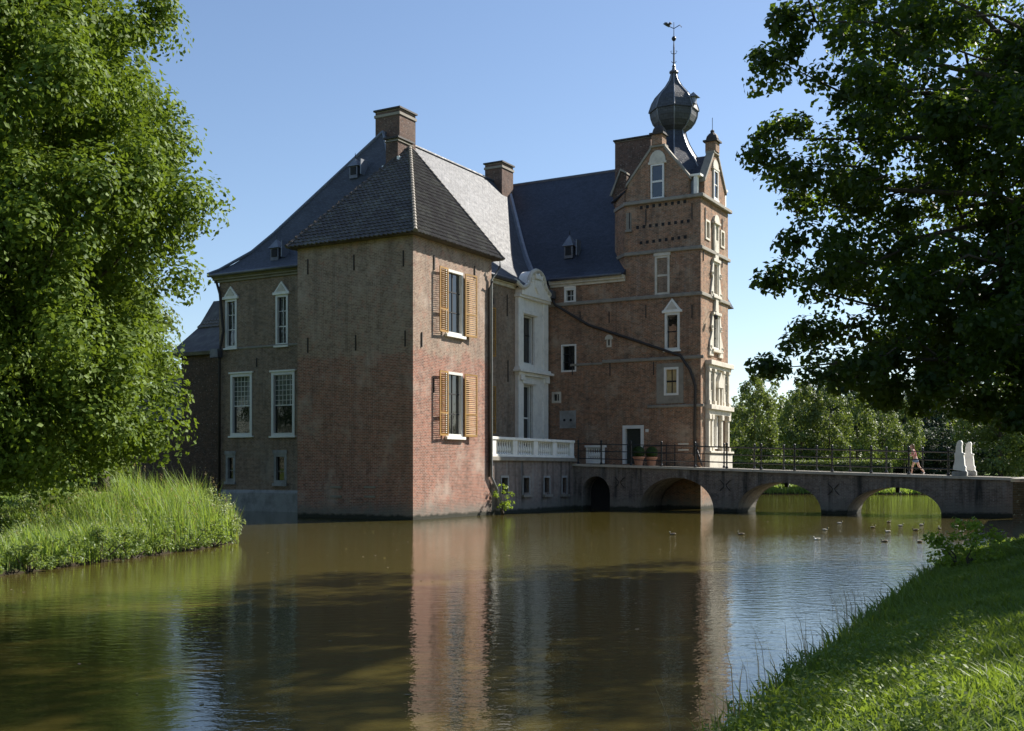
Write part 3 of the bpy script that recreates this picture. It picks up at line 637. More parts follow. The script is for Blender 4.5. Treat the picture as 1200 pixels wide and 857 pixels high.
# --- windows
for r in (PU, PL):
    window(FP, r, nx=2, rows=(1.05, 1.05, 1), barm='dark', barw=.05, fw=.13, proud=.03, glass='glass' if r is PU else 'glass')
    mb = MB(); FP.box(mb, r[0]-.1, r[1]+.1, r[2]-.14, r[2], -.05, .16); mb.build('sill', M['white_stone'], castle, bev=.01)
for r in (W1, W2): arched_window(FL, r, .62, 'ped', nx=2, rows=(1.1, 1, .9), transom=0, fw=.13, proud=.03, barw=.03)
for r in (L1, L2): window(FL, r, nx=1, rows=(1,), fw=.17, proud=.04, lattice=1)
for r in (L1, L2):
    mb = MB(); FL.box(mb, r[0]-.12, r[1]+.12, r[2]-.1, r[2], -.05, .12); mb.build('sill', M['white_stone'], castle, bev=.01); mb = MB(); FL.box(mb, r[0]-.1, r[1]+.1, r[3], r[3]+.1, -.05, .1); mb.build('lintel', M['white_stone'], castle, bev=.01)
for r in (S1, S2): window(FL, r, nx=1, rows=(1, 1.6), fw=.17, proud=.02, frame='plaster', glass='glass')
mb = MB()
for r in (S1, S2):
    mb = MB(); FL.box(mb, r[0]-.06, r[1]+.06, r[2]-.16, r[2], -.05, .1); mb.build('sill', M['plaster'], castle); mb = MB(); FL.box(mb, r[0]-.05, r[1]+.05, r[3], r[3]+.2, -.05, .06); mb.build('lintel', M['plaster'], castle)
window(FC, C1, nx=2, rows=(1, 1), fw=.15, proud=.05, barw=.03, glass='glass')
mb = MB(); c_ = (C1[0]+C1[1])/2; w_ = (C1[1]-C1[0])/2
FC.poly(mb, [(c_+w_, C1[3]), (c_+w_, C1[3]+.1), (c_+w_*.6, C1[3]+.22), (c_, C1[3]+.26), (c_-w_*.6, C1[3]+.22), (c_-w_, C1[3]+.1), (c_-w_, C1[3])], -.05, .08); mb.build('window_head', M['white_stone'], castle)
window(FC, C2, nx=2, rows=(1, 1, 1), fw=.1, proud=.04, barm='dark', barw=.05)
window(FC, C3, nx=2, rows=(1,), fw=.14, proud=.03, frame='stone', barw=.05)
q = window(FC, T1, nx=1, rows=(1, 1), fw=.13, proud=.05, transom=0, barw=.06, rec=.05, frame='stone', glass='blind')
for c in q.children:
    if c.name.startswith('pane'): c.data.materials[0] = M['brick_main']
mb = MB(); FC.box(mb, T1[0]-.06, T1[1]+.06, T1[3], T1[3]+.22, -.02, .1); FC.box(mb, T1[0]-.06, T1[1]+.06, T1[2]-.12, T1[2], -.02, .1); mb.build('window_head', M['stone'], castle)
arched_window(FC, T2, .72, 'ped', nx=1, rows=(1, 1), transom=0, fw=.14, proud=.04, barm='dark', barw=.03)
window(FC, T3, nx=2, rows=(1, 1), fw=.13, proud=.04, barm='dark', barw=.05, glass='blind', transom=0)
mb = MB()
sr = FC.rect(769.5, 801, 424, 473); FC.box(mb, sr[0], T3[0], sr[2], sr[3]-.1, -.02, .03); FC.box(mb, T3[1], sr[1], sr[2], sr[3]-.1, -.02, .03); FC.box(mb, T3[0], T3[1], sr[2], T3[2], -.02, .03); FC.box(mb, T3[0], T3[1], T3[3], sr[3]-.1, -.02, .03)
mb.build('window_surround', M['string'], castle)
# niche lantern stone, number plate, blind panel with two holes
r = FC.rect(710.6, 717.2, 394, 407); mb = MB(); c_ = (r[0]+r[1])/2; w_ = .16
FC.box(mb, c_-w_, c_-.06, r[2], r[2]+.48, 0, .05); FC.box(mb, c_+.06, c_+w_, r[2], r[2]+.48, 0, .05); FC.box(mb, c_-.06, c_+.06, r[2], r[2]+.1, 0, .05)
FC.poly(mb, [(c_+.27*cos(pi*j/8), r[2]+.48+.3*sin(pi*j/8)) for j in range(9)], 0, .08); mb.build('niche', M['stone'], castle)
mb = MB(); FC.box(mb, c_-.06, c_+.06, r[2]+.1, r[2]+.46, .002, .012); mb.build('niche_opening', M['dark'], castle)
r = FC.rect(756.5, 760, 503, 506.5); mb = MB(); FC.box(mb, r[0], r[1], r[2], r[3], 0, .03); mb.build('plate', M['white_paint'], castle)
r = FC.rect(656, 675, 481.5, 502); mb = MB(); FC.box(mb, r[0], r[1], r[2], r[3]-.1, -.01, .02); FC.box(mb, r[0], r[1], r[3]-.1, r[3], -.01, .05); mb.build('blind_panel', M['plaster'], castle)
for x in (661.5, 669): u_, z_ = FC.px(x, 492.5); mb = MB(); FC.poly(mb, [(u_+.09*cos(j*pi/4), z_+.09*sin(j*pi/4)) for j in range(8)], .02, .03); mb.build('vent_hole', M['dark'], castle)
# narrow stone slit left of the tower's upper storey
r = FC.rect(734, 740, 250, 270); mb = MB(); FC.box(mb, r[0], r[1], r[2], r[3], -.01, .02); FC.box(mb, r[0]-.05, r[1]+.05, r[2]-.12, r[2], -.01, .12); mb.build('blind_slit', M['string'], castle)
# tower door
mb = MB(); fw = .2
for q in ((D1[0], D1[0]+fw, D1[2], D1[3]), (D1[1]-fw, D1[1], D1[2], D1[3]), (D1[0]+fw, D1[1]-fw, D1[3]-fw, D1[3])): FC.box(mb, *q, -.26, .05)
dr = mb.build('door_frame', M['white_paint'], castle)
mb = MB(); FC.box(mb, D1[0]+fw, D1[1]-fw, D1[2], D1[3]-fw, -.26, -.2)
for a_ in (.12, .55): FC.box(mb, D1[0]+fw+.1, D1[1]-fw-.1, D1[2]+.15+a_*1.6, D1[2]+.7+a_*1.6, -.2, -.18)
mb.build('door', M['door'], dr)
# two tall marker stones low on the shaded pavilion face
for x, y in ((394, 571), (394, 582), (433.5, 571), (433.5, 582)):
    u_, z_ = FS.px(x, y); mb = MB(); FS.box(mb, u_-.34, u_+.34, z_-.06, z_+.05, 0, .04)
    mb.build('marker_stone', M['string'], castle)
for x, y in ((801, 520.5), (801, 527.5)):
    u_, z_ = FC.px(x, y); mb = MB(); FC.box(mb, u_-.33, u_+.33, z_-.04, z_+.05, 0, .04); mb.build('marker_stone', M['stone'], castle)
# the entrance front: tall white stone surround in two storeys
sr = [FB.px(603.5, 400)[0], FB.px(638.5, 400)[0]]; A0, A1 = sr
zc1 = FB.px(618, 437)[1]; ztop = FB.px(618, 352)[1]
mb = MB()
for r, zt in ((BL, zc1-.25), (BU, ztop)):
    zb = 3.07 if r is BL else zc1+.25
    for a0, a1, o in ((A0, A0+.65, .26), (A0+.65, r[0], .16), (r[1], A1-.65, .16), (A1-.65, A1, .26)):
        if a1 > a0: FB.box(mb, a0, a1, zb, zt, -.05, o)
    FB.box(mb, r[0], r[1], r[3], zt, -.05, .16); FB.box(mb, r[0]-.25, r[1]+.25, r[3]+.05, r[3]+.3, .16, .3)
    if r is BU: FB.box(mb, r[0], r[1], zb, r[2], -.05, .16)
sd_ = mb.build('entrance_surround', M['white_stone'], castle, bev=.015)
mb = MB(); FB.box(mb, A0-.05, A1+.05, zc1-.25, zc1-.05, -.05, .34); FB.box(mb, A0-.25, A1+.25, zc1-.05, zc1+.1, -.05, .55); FB.box(mb, A0-.1, A1+.1, zc1+.1, zc1+.25, -.05, .4)
for a_ in (A0+.3, A1-.3):   # projecting consoles
    q = MB(); FB.box(q, a_-.22, a_+.22, zc1-.55, zc1-.25, .2, .42); q.build('console', M['white_stone'], sd_, bev=.012)
    q = MB(); FB.poly(q, [(a_-.3, 3.07), (a_+.3, 3.07), (a_+.3, 3.45), (a_+.22, 3.6), (a_+.2, 3.85), (a_-.2, 3.85), (a_-.22, 3.6), (a_-.3, 3.45)], .2, .4); q.build('column_base', M['white_stone'], sd_, bev=.012)
mb.build('entablature', M['white_stone'], sd_, bev=.012)
mb = MB(); FB.box(mb, A0-.1, A1+.1, ztop, ztop+.15, -.05, .4); mb.build('entablature', M['white_stone'], sd_, bev=.012)
cm = (A0+A1)/2; zap = FB.px(624, 317.5)[1]-.1; hw = (A1-A0)/2; zs0 = ztop+.55
def ped_z(x):   # round-headed gable with concave shoulders
    x = abs(x)
    if x < 1.0: return zap-.8+.8*math.sqrt(max(0, 1-(x/1.0)**2))
    f = (x-1.0)/(hw-1.0+.01); return zs0+(zap-.8-zs0)*(1-min(1, f))**2.0
xs_ = np.linspace(-hw, hw, 41)
mb = MB(); FB.poly(mb, [(cm-hw, ztop+.15)]+[(cm+x, ped_z(x)) for x in xs_]+[(cm+hw, ztop+.15)], -.3, .5); mb.build('pediment', M['white_stone'], sd_)
mb = MB(); mb.tube([FB.pt(cm-hw-.75, .4, 13.8)]+[FB.pt(cm+x, .5, ped_z(x)+.0) for x in xs_]+[FB.pt(cm+hw+.75, .4, 13.8)], .14, 8); mb.build('pediment_moulding', M['stone'], sd_)
mb = MB()   # carved arms: shield, crown and scrollwork
hp = zap-ztop-.15
def Z(f): return ztop+.15+hp*f
FB.poly(mb, [(cm-.38, Z(.62)), (cm+.38, Z(.62)), (cm+.38, Z(.36)), (cm, Z(.14)), (cm-.38, Z(.36))], .5, .62)
FB.poly(mb, [(cm-.4, Z(.68)), (cm-.5, Z(.84)), (cm-.2, Z(.78)), (cm, Z(.9)), (cm+.2, Z(.78)), (cm+.5, Z(.84)), (cm+.4, Z(.68))], .5, .68)
for sg in (-1, 1):
    for k in range(4):
        a_ = cm+sg*(.7+.32*k); z_ = Z(.6-.13*k)
        mb.tube([FB.pt(a_+sg*.2*cos(t_)*(1-t_/9), .52, z_+.16*sin(t_)*(1-t_/9)) for t_ in np.linspace(0, 6, 9)], .05, 5)
mb.build('coat_of_arms', M['white_stone'], sd_)
window(FB, BU, nx=2, rows=(1.6, 1), fw=.1, rec=.2, barm='dark', barw=.05, proud=-.05); window(FB, BL, nx=2, rows=(1.25, 1), fw=.1, rec=.2, transom=0, barw=.05, proud=-.05)
for r in (BS1, BS2): window(FB, r, nx=2, rows=(1, 1, 1), fw=.13)
# louvred shutters, slats one by one
slat = None
def shutter(F, a0, a1, z0, z1, hinge, ang, out=.06):
    """frame hinged at s = hinge (a0 or a1), swung ang off the wall"""
    global slat
    w = a1-a0; h = z1-z0; sgn = 1 if hinge == a0 else -1
    mb = MB(); st = .075
    for q in ((0, st, 0, h), (w-st, w, 0, h), (st, w-st, 0, .09), (st, w-st, h-.09, h), (st, w-st, h*.34, h*.34+.08)): mb.box(q[0], q[1], 0, .05, q[2], q[3])
    o = mb.build('shutter', M['wood_yellow'], None); o.parent = castle
    if F.k == 'u':   # local x runs along +-v, local y outwards +u or back
        o.location = F.pt(hinge, out, z0)
        o.rotation_euler = (0, 0, (pi/2-ang) if sgn > 0 else (-pi/2+ang))
    n = int(h/.105)
    if slat is None:
        s_ = MB(); s_.add([(0, .0, 0), (1, .0, 0), (1, .042, .04), (0, .042, .04), (0, .0, .012), (1, .0, .012), (1, .042, .052), (0, .042, .052)],
                          [(0, 3, 2, 1), (4, 5, 6, 7), (0, 1, 5, 4), (1, 2, 6, 5), (2, 3, 7, 6), (3, 0, 4, 7)]); slat = s_.build('slat', M['wood_yellow'], None); slat['unused'] = 1; first_ = True
    else: first_ = False
    for k in range(n):
        z = .09+k*(h-.2)/n
        if h*.34-.07 < z < h*.34+.07: continue
        c = slat if first_ else slat.copy()
        if not first_: COL.objects.link(c)
        first_ = False; c.parent = o; c.location = (st, .002, z); c.scale = (w-2*st, 1, 1)
    return o
for r, y in ((PU, 0), (PL, 1)):
    l_ = FP.px(511.2, 350)[0]; r_ = FP.px(554.6, 350)[0]
    shutter(FP, l_, r[0]-.02, r[2]+.02, r[3]-.02, r[0]-.02, .05, .14); shutter(FP, r[1]+.05, r_, r[2]+.02, r[3]-.02, r[1]+.05, .12, .14)
for r in (BS1, BS2):
    shutter(FB, 12.77, 13.55, r[2], r[3], 12.77, .12)
# wall anchors
an = MB(); an.box(-.025, .025, -.05, .0, -.5, .5); a0 = an.build('wall_anchor', M['iron_rust'], None); a0.parent = castle; first = True
def anchor(F, x, y, sc=1):
    global first
    a_, z_ = F.px(x, y); o = a0 if first else copyo(a0, parent=castle); first = False
    o.location = F.pt(a_, .0, z_); o.rotation_euler = (0, 0, 0 if F.k == 'v' else pi/2); o.scale = (1, 1, sc)
for x, y in ((361, 313), (415, 308), (473, 303), (361, 405), (417, 402), (475, 397)): anchor(FS, x, y, .75)
for x, y in ((508.5, 308), (556, 320), (494, 398), (508, 452)): anchor(FP, x, y, .7)
for x, y in ((594, 358), (595, 435)): anchor(FB, x, y, 1.3)
for x, y, s_ in ((757, 255, 1), (811, 248, 1), (738, 259, 1), (714, 372, .7), (680, 372, .7), (757, 365, .8), (811, 365, .8), (715, 432, .9), (766, 432, .8), (671, 572-140, .8)): anchor(FC, x, y, s_)
for x, y, s_ in ((826, 250, .7), (846, 263, .7), (824, 300, .6), (846, 308, .6)): anchor(FT, x, y, s_)
for x, y in ((301, 425), (370, 424)): anchor(FL, x, y, .5)
mb = MB(); a_, z_ = FB.px(577, 350)   # curled iron numeral 6
mb.tube([FB.pt(13.15+q[0], .06, z_+q[1]) for q in ((.28, .62), (.0, .5), (-.17, .2), (-.2, -.1), (-.1, -.36), (.1, -.42), (.26, -.25), (.24, -.02), (.05, .06), (-.15, -.05))], .035, 6); mb.build('iron_numeral', M['iron'], castle)
# rainwater pipes
def pipe(pts, r=.06, name='drainpipe', mat='zinc', rings=True):
    mb = MB(); mb.tube(pts, r, 8); o = mb.build(name, M[mat], castle, smooth=True)
    return o
pipe([(.45, 7.35, 13.3), (.4, 7.4, 13.0), (.12, 7.0, 12.3), (.12, 7.0, 2.0), (.12, 7.6, 1.3), (.12, 7.6, .3)], .07)
pipe([(.3, 6.8, 12.2), (.1, 6.8, 11.8), (.1, 6.8, 2.0)], .05, mat='iron')
pipe([(-3.1, 19.9, 13.4), (-2.9, 20.0, 12.9), (*FC.px(690, 381)[:1], 20.1, FC.px(690, 381)[1]), (*FC.px(774, 409)[:1], 20.1, FC.px(774, 409)[1]), (*FC.px(798, 417)[:1], 20.08, FC.px(798, 417)[1]),
      (*FC.px(809.5, 434)[:1], 20.08, FC.px(809.5, 434)[1]), (*FC.px(815.5, 452)[:1], 20.08, FC.px(815.5, 452)[1]), (6.45, 20.08, 3.2)], .085, mat='iron_rust')
pipe([(6.6, 20.05, 3.6), (7.1, 19.6, 2.6)], .06, mat='iron_rust')
pipe([(-17.35, 4.9, 13.4), (-17.0, 4.85, 12.6), (-16.75, 4.86, 10.4), (-17.05, 4.86, 9.2), (-17.05, 4.86, .6)], .08, mat='iron_rust')
mb = MB(); mb.box(-17.5, -16.9, 4.55, 4.95, 8.9, 9.4); mb.build('rain_head', M['lead_dark'], castle)
mb = MB(); mb.box(-3.4, -2.9, 19.7, 20.15, 13.3, 13.75); mb.build('rain_head', M['lead_dark'], castle)
# eave gutters
for a_, b_, r_ in (((-3.14, 7.4, 13.72), (-3.14, PA0-.75, 13.72), .12), ((-3.14, PA1+.75, 13.72), (-3.14, 19.8, 13.72), .12), ((-3.1, 19.78, 14.45), (1.8, 19.78, 14.45), .1), ((-17.6, 4.5, 13.66), (-7.1, 4.5, 13.66), .1)):
    mb = MB(); mb.tube([a_, b_], r_, 8); mb.build('gutter', M['lead_dark'], castle, smooth=True)

# --- tower, lit side: carved stonework
def stonebox(mb, x0, x1, y0, y1, o0, o1): a0, a1, z0, z1 = FT.rect(x0, x1, y0, y1); FT.box(mb, a0, a1, z0, z1, o0, o1)
for r in (TA, TB): window(FT, r, nx=1, rows=(1,), fw=.12, proud=.06, frame='stone')
window(FT, TC, nx=2, rows=(1, 1, 1), fw=.12, proud=.06, frame='stone', barm='dark'); window(FT, TD, nx=2, rows=(1, 1, 1), fw=.12, proud=.06, frame='white_stone', barm='dark'); window(FT, TE, nx=2, rows=(1, 1, 1), fw=.12, proud=.06, frame='white_stone', barm='dark')
mb = MB(); ca = (TA[1]+TB[0])/2; zn0 = FT.px(838, 296)[1]; zn1 = FT.px(838, 262)[1]
FT.box(mb, ca-.42, ca-.26, zn0, zn1, -.02, .14); FT.box(mb, ca+.26, ca+.42, zn0, zn1, -.02, .14); FT.box(mb, ca-.26, ca+.26, zn0, zn0+.7, -.02, .1); FT.box(mb, ca-.26, ca+.26, zn0+.7, zn1, -.02, .05)
FT.poly(mb, [(ca+.5*cos(pi*j/10), zn1+.5*sin(pi*j/10)) for j in range(11)], -.02, .16); FT.box(mb, ca-.55, ca+.55, zn1-.1, zn1+.04, -.02, .22)
mb.build('niche', M['stone'], castle, bev=.01)
def volute_surround(r, wide, top, bot):
    mb = MB(); c = (r[0]+r[1])/2; h = r[3]-r[2]
    for sg in (-1, 1):
        e = c+sg*(r[1]-r[0])/2
        FT.poly(mb, [(e, r[3]+.15), (e+sg*.12, r[3]+.15), (e+sg*.35, r[2]+h*.68), (e+sg*.2, r[2]+h*.5), (e+sg*.42*wide, r[2]+h*.2), (e+sg*.5*wide, r[2]-bot), (e, r[2]-bot)], -.02, .1)
        mb.tube([FT.pt(e+sg*(.28+.14*cos(t_)), .1, r[2]+h*.62+.14*sin(t_)) for t_ in np.linspace(0, 5.5, 8)], .05, 5)
        mb.tube([FT.pt(e+sg*(.38*wide+.16*cos(t_)), .1, r[2]+h*.02+.16*sin(t_)) for t_ in np.linspace(0, 5.5, 8)], .05, 5)
    FT.box(mb, r[0]-.2, r[1]+.2, r[3], r[3]+.18, -.02, .18)
    FT.poly(mb, [(c-.32, r[3]+.18), (c+.32, r[3]+.18), (c+.22, r[3]+top*.7), (c+.3, r[3]+top), (c-.3, r[3]+top), (c-.22, r[3]+top*.7)], -.02, .14)
    FT.box(mb, r[0]-.25, r[1]+.25, r[2]-.18, r[2], -.02, .2); mb.build('window_surround', M['stone'], castle, bev=.01)
volute_surround(TC, 1, 1.35, .3); volute_surround(TD, 1.4, 1.2, .45)
# two-storey stone bay at the foot of the tower
zA = FT.px(835, 424)[1]; zB = FT.px(835, 478)[1]; zP = FT.px(835, 529)[1]
B0, B1 = FT.px(826.2, 450)[0], FT.px(853.0, 450)[0]; mb = MB()
FT.box(mb, B0, B1, zA-.28, zA, -.02, .42); FT.box(mb, B0+.06, B1-.06, zA-.5, zA-.28, -.02, .26)
FT.box(mb, B0, B1, zB-.14, zB+.14, -.02, .42); FT.box(mb, B0+.06, B1-.06, zB-.45, zB-.14, -.02, .24)
FT.box(mb, B0+.1, B1-.1, zB+.14, zA-.5, -.02, .12)
for f in (.0, .24, .68, .93):
    a_ = B0+.08+f*(B1-B0-.4); FT.box(mb, a_, a_+.24, zB+.14, zA-.5, .12, .24); FT.box(mb, a_-.05, a_+.29, zA-.66, zA-.5, .12, .3); FT.box(mb, a_-.05, a_+.29, zB+.14, zB+.4, .12, .3)
for f in (.0, .14, .60, .93):
    a_ = B0+.08+f*(B1-B0-.4); FT.box(mb, a_, a_+.26, zP, zB-.45, -.02, .22); FT.box(mb, a_-.06, a_+.32, zB-.75, zB-.45, .0, .3); FT.box(mb, a_-.05, a_+.31, zP, zP+.3, .0, .3)
FT.box(mb, B0, B1, 2.2, zP-.12, -.02, .3); FT.box(mb, B0-.04, B1+.04, zP-.12, zP, -.02, .4)
nc = B0+.08+.5*(B1-B0-.4); FT.poly(mb, [(nc-.5, zA-1.6), (nc+.6, zA-1.6), (nc+.6, zA-1.3), (nc+.05, zA-.62), (nc-.5, zA-1.3)], .12, .34)
for q in (-.36, .2): FT.box(mb, nc+q, nc+q+.22, zB+.14, zA-1.6, .12, .3)
mb.build('stone_bay', M['stone'], castle, bev=.015)
mb = MB(); FT.poly(mb, [(nc-.14+.19+.17*cos(pi*j/8), zA-1.75+.17*sin(pi*j/8)) for j in range(9)]+[(nc-.12, zB+.5), (nc+.2, zB+.5)], .122, .15); mb.build('niche', M['string'], castle)
for f in (.135, .83):
    a_ = B0+.08+f*(B1-B0-.4); window(FT, (a_, a_+.28, zB+1.0, zA-.75), nx=1, rows=(1, 1), fw=.04, proud=.15, rec=-.13, frame='stone')
mb = MB(); p = FT.px(830.5, 371.5); mb.tube([FT.pt(p[0], 0, p[1]+.3), FT.pt(p[0], .5, p[1]+.3)], .02, 5); mb.tube([FT.pt(p[0], .45, p[1]+.3), FT.pt(p[0], .45, p[1]+.1)], .02, 5); mb.lathe(FT.pt(p[0], .45, p[1]-.2), [(.05, 0), (.13, .1), (.15, .25), (.05, .32)], 8); mb.build('wall_lantern', M['iron'], castle)

# ------------------------------------------------------------------ low annex left of the castle
annex = castle_thing('gatehouse_annex', 'low dark brick annex with tiled roof behind the reeds and the linden', 'building', -17.2, 7)
mb = MB(); mb.box(-21.5, -17.25, 6.2, 14, -.5, 9.35); mb.build('wall', M['brick_dark'], annex)
mb = MB(); mb.box(-27.5, -21.5, 7.5, 14, -.5, 5.6); mb.build('wall', M['brick_dark'], annex)
mb = MB(); mb.prism([(5.9, 9.3), (14.2, 9.3), (14.2, 9.5), (9.6, 13.2), (8.2, 11.3), (5.85, 9.5)], 0, -22.2, -17.22); mb.build('roof', M['pantile'], annex)
tile_face((-22.2, 8.2, 11.3), (-17.24, 8.2, 11.3), (-19.7, 11.4, 14.9), 'roof_tiles', 'pantile_pale', .26, .3, annex)
mb = MB(); mb.prism([(8.3, 11.3), (13, 11.3), (10.8, 13.6)], 0, -22.2, -17.3); mb.build('roof', M['pantile_pale'], annex)
mb = MB(); mb.prism([(7.2, 5.5), (14.2, 5.5), (10.8, 8.6)], 0, -27.8, -21.6); mb.build('roof', M['pantile'], annex)

# ------------------------------------------------------------------ terrace balustrades
def baluster_mesh():
    mb = MB(); mb.lathe((0, 0, 0), [(.085, 0), (.085, .06), (.05, .09), (.06, .14), (.095, .24), (.085, .34), (.045, .48), (.04, .58), (.06, .62), (.045, .66), (.085, .7), (.085, .76)], 8)
    return mb
bal = castle_thing('balustrade', 'white stone balustrade with four bays along the castle terrace', 'balustrade', 0, 12, 3.07)
mb = MB(); mb.box(-.32, .12, 7.05, 16.75, 3.07, 3.2); mb.build('base', M['white_stone'], bal, bev=.01)
mb = MB(); mb.box(-.34, .14, 7.03, 16.78, 3.97, 4.12); mb.build('coping', M['white_stone'], bal, bev=.015)
peds = [7.32, 9.6, 11.95, 14.25, 16.5]; b0 = None
for k, v_ in enumerate(peds):
    mb = MB(); mb.box(-.27, .09, v_-.25, v_+.25, 3.2, 3.97); mb.build('pedestal', M['white_stone'], bal, bev=.01)
    if k < 4:
        vv = peds[k+1]
        for j in range(7):
            y = v_+.25+(vv-v_-.5)*(j+.5)/7
            if b0 is None: b0 = baluster_mesh().build('baluster', M['white_stone'], None); b0.parent = bal; o = b0
            else: o = copyo(b0, parent=bal)
            o.location = (-.09, y-12, .13+.002)
sb = castle_thing('stone_balustrade', 'short white stone balustrade beside the dark tower door', 'balustrade', .3, 19.2, 2.9)
us = [FC.px(697, 530)[0]-.3, FC.px(717.5, 530)[0]-.3]
mb = MB(); mb.box(us[0]+.02, us[1]-.02, 19.5, 19.8, 2.75, 3.0); mb.box(us[0]-.05, us[1]+.08, 19.45, 19.85, 3.75, 3.88); mb.box(us[0], us[0]+.14, 19.53, 19.77, 3.0, 3.75); mb.box(us[1]-.14, us[1], 19.53, 19.77, 3.0, 3.75)
mb.build('base', M['white_stone'], sb, bev=.01)
for j in range(6):
    o = copyo(b0, parent=sb); o.location = (us[0]+.14+(us[1]-us[0]-.28)*(j+.5)/6-.3, 19.65-19.2, .1)

# ------------------------------------------------------------------ bridge
BV0, BV1 = 16.8, 20.15; BE = 24.6
bridge = castle_thing('bridge', 'weathered brick bridge on three arches crossing the moat to the castle', 'bridge', 12, 16.8)
def deck_z(u): return np.interp(u, [0, 6.35, 11, 21, 24.6, 40], [2.73, 2.55, 2.39, 2.08, 1.97, 1.95])
ARC = [(6.55, 4.35, 4.6, 8.85, 1.93)]
arches = [(.62, 2.42, 1.98, 1.0), (4.3, 8.8, 1.92, 0), (10.15, 14.8, 1.68, 0), (16.15, 20.85, 1.45, 0)]
def arch_z(u):
    for a, b, h, st in arches:
        if a < u < b:
            c = (a+b)/2; r = (b-a)/2; q = 1-((u-c)/r)**2
            if st: return st+(h-st)*math.sqrt(max(0, q))
            return h*math.sqrt(max(0, q))**.92
    return None
us_ = sorted({0, BE, *[a for q in arches for a in (q[0], q[1])], *np.linspace(0, BE, 60), *[q[0]+(q[1]-q[0])*(1-cos(pi*k/24))/2 for q in arches for k in range(25)]})
mb = MB()
for i in range(len(us_)-1):
    p, q = us_[i], us_[i+1]; 
    if q-p < 1e-6: continue
    m_ = (p+q)/2; inside = any(a < m_ < b for a, b, h, s_ in arches)
    def lo(x):
        if not inside: return -1.0
        for a, b, h, st in arches:
            if a < m_ < b:
                c = (a+b)/2; r = (b-a)/2; qq = math.sqrt(max(0, 1-((x-c)/r)**2)); return st+(h-st)*qq if st else h*qq**.92
    zp, zq = lo(p), lo(q); tp, tq = deck_z(p)-.12, deck_z(q)-.12
    for v_ in (BV0, BV1): mb.add([(p, v_, zp), (q, v_, zq), (q, v_, tq), (p, v_, tp)], [(0, 1, 2, 3)])
    if inside: mb.add([(p, BV0, zp), (q, BV0, zq), (q, BV1, zq), (p, BV1, zp)], [(0, 1, 2, 3)])
for a, b, h, st in arches:
    top = st if st else 0
    for x in (a, b): mb.add([(x, BV0, -1), (x, BV1, -1), (x, BV1, top), (x, BV0, top)], [(0, 1, 2, 3)])
mb.add([(BE, BV0, -1), (BE, BV1, -1), (BE, BV1, 1.9), (BE, BV0, 1.9)], [(0, 1, 2, 3)])
mb.build('wall', M['brick_bridge'], bridge)
# dark timber doors closing the water gate, and the tower foot behind it
a, b, h, st = arches[0]; mb = MB(); mb.box(a-.1, b+.1, BV0+1.2, BV0+1.35, -1, 2.1); mb.build('water_gate', M['dark'], bridge)
# brick ring of each arch, its stones one by one
for a, b, h, st in arches:
    c = (a+b)/2; r = (b-a)/2; n = 14 if st else 30
    for k in range(n):
        t0 = pi*k/n+.012; t1 = pi*(k+1)/n-.012; mb = MB(); pts = []
        def P_(t_, rr): return (c-(r+rr)*cos(t_), (st+(h-st+rr)*sin(t_)) if st else ((h)*abs(sin(t_))**.92+rr*sin(t_)))
        q = [P_(t0, .0), P_(t1, .0), P_(t1, .27), P_(t0, .27)]
        mb.prism([(x, z) for x, z in q], 1, BV0-.02-.008*(k % 3), BV0+.05); o = mb.build('arch_stone', M['brick_bridge'], bridge)
# deck and coping slabs (light kerb stones, laid end to end)
mb = MB()
for i in range(len(us_)-1):
    p, q = us_[i], us_[i+1]
    if q-p > 1e-6: mb.add([(p, BV0+.3, deck_z(p)-.02), (q, BV0+.3, deck_z(q)-.02), (q, BV1+.0, deck_z(q)-.02), (p, BV1, deck_z(p)-.02)], [(0, 1, 2, 3)])
mb.build('deck', M['deck'], bridge)
cs = None
nk = 20
for side, v0_, v1_ in (('near', BV0-.12, BV0+.3), ('far', BV1-.3, BV1+.1)):
    u_a = 0 if side == 'near' else 6.9
    for k in range(nk):
        p = u_a+(BE-u_a)*k/nk+.006; q = u_a+(BE-u_a)*(k+1)/nk-.006; mb = MB()
        vs = [(x, y, deck_z(x)+z) for z in (-.14, 0.0) for x, y in ((p, v0_), (q, v0_), (q, v1_), (p, v1_))]
        mb.add(vs, [(0, 3, 2, 1), (4, 5, 6, 7), (0, 1, 5, 4), (1, 2, 6, 5), (2, 3, 7, 6), (3, 0, 4, 7)]); mb.build('kerb_stone', M['deck'], bridge)
# X-shaped iron anchors on the piers
for x, y in ((726.5, 565.5), (850, 569), (977, 573.5)):
    u_, z_ = on_v(BV0, x, y); mb = MB()
    for sg in (-1, 1): mb.tube([(u_-sg*.3, BV0-.05, z_+.3), (u_-sg*.09, BV0-.05, z_+.08), (u_-sg*.06, BV0-.05, z_), (u_-sg*.09, BV0-.05, z_-.08), (u_-sg*.3, BV0-.05, z_-.3)], .024, 5)
    mb.build('wall_anchor', M['iron_rust'], bridge)
mb = MB(); u_, z_ = on_v(BV1-.2, 1052, 575); mb.box(u_-.1, u_+.1, BV1-.3, BV1-.1, z_-.12, z_+.2); u_, z_ = on_v(BV1-.2, 922, 569); mb.box(u_-.1, u_+.1, BV1-.3, BV1-.1, z_-.1, z_+.2); mb.build('deck_beam', M['dark'], bridge)

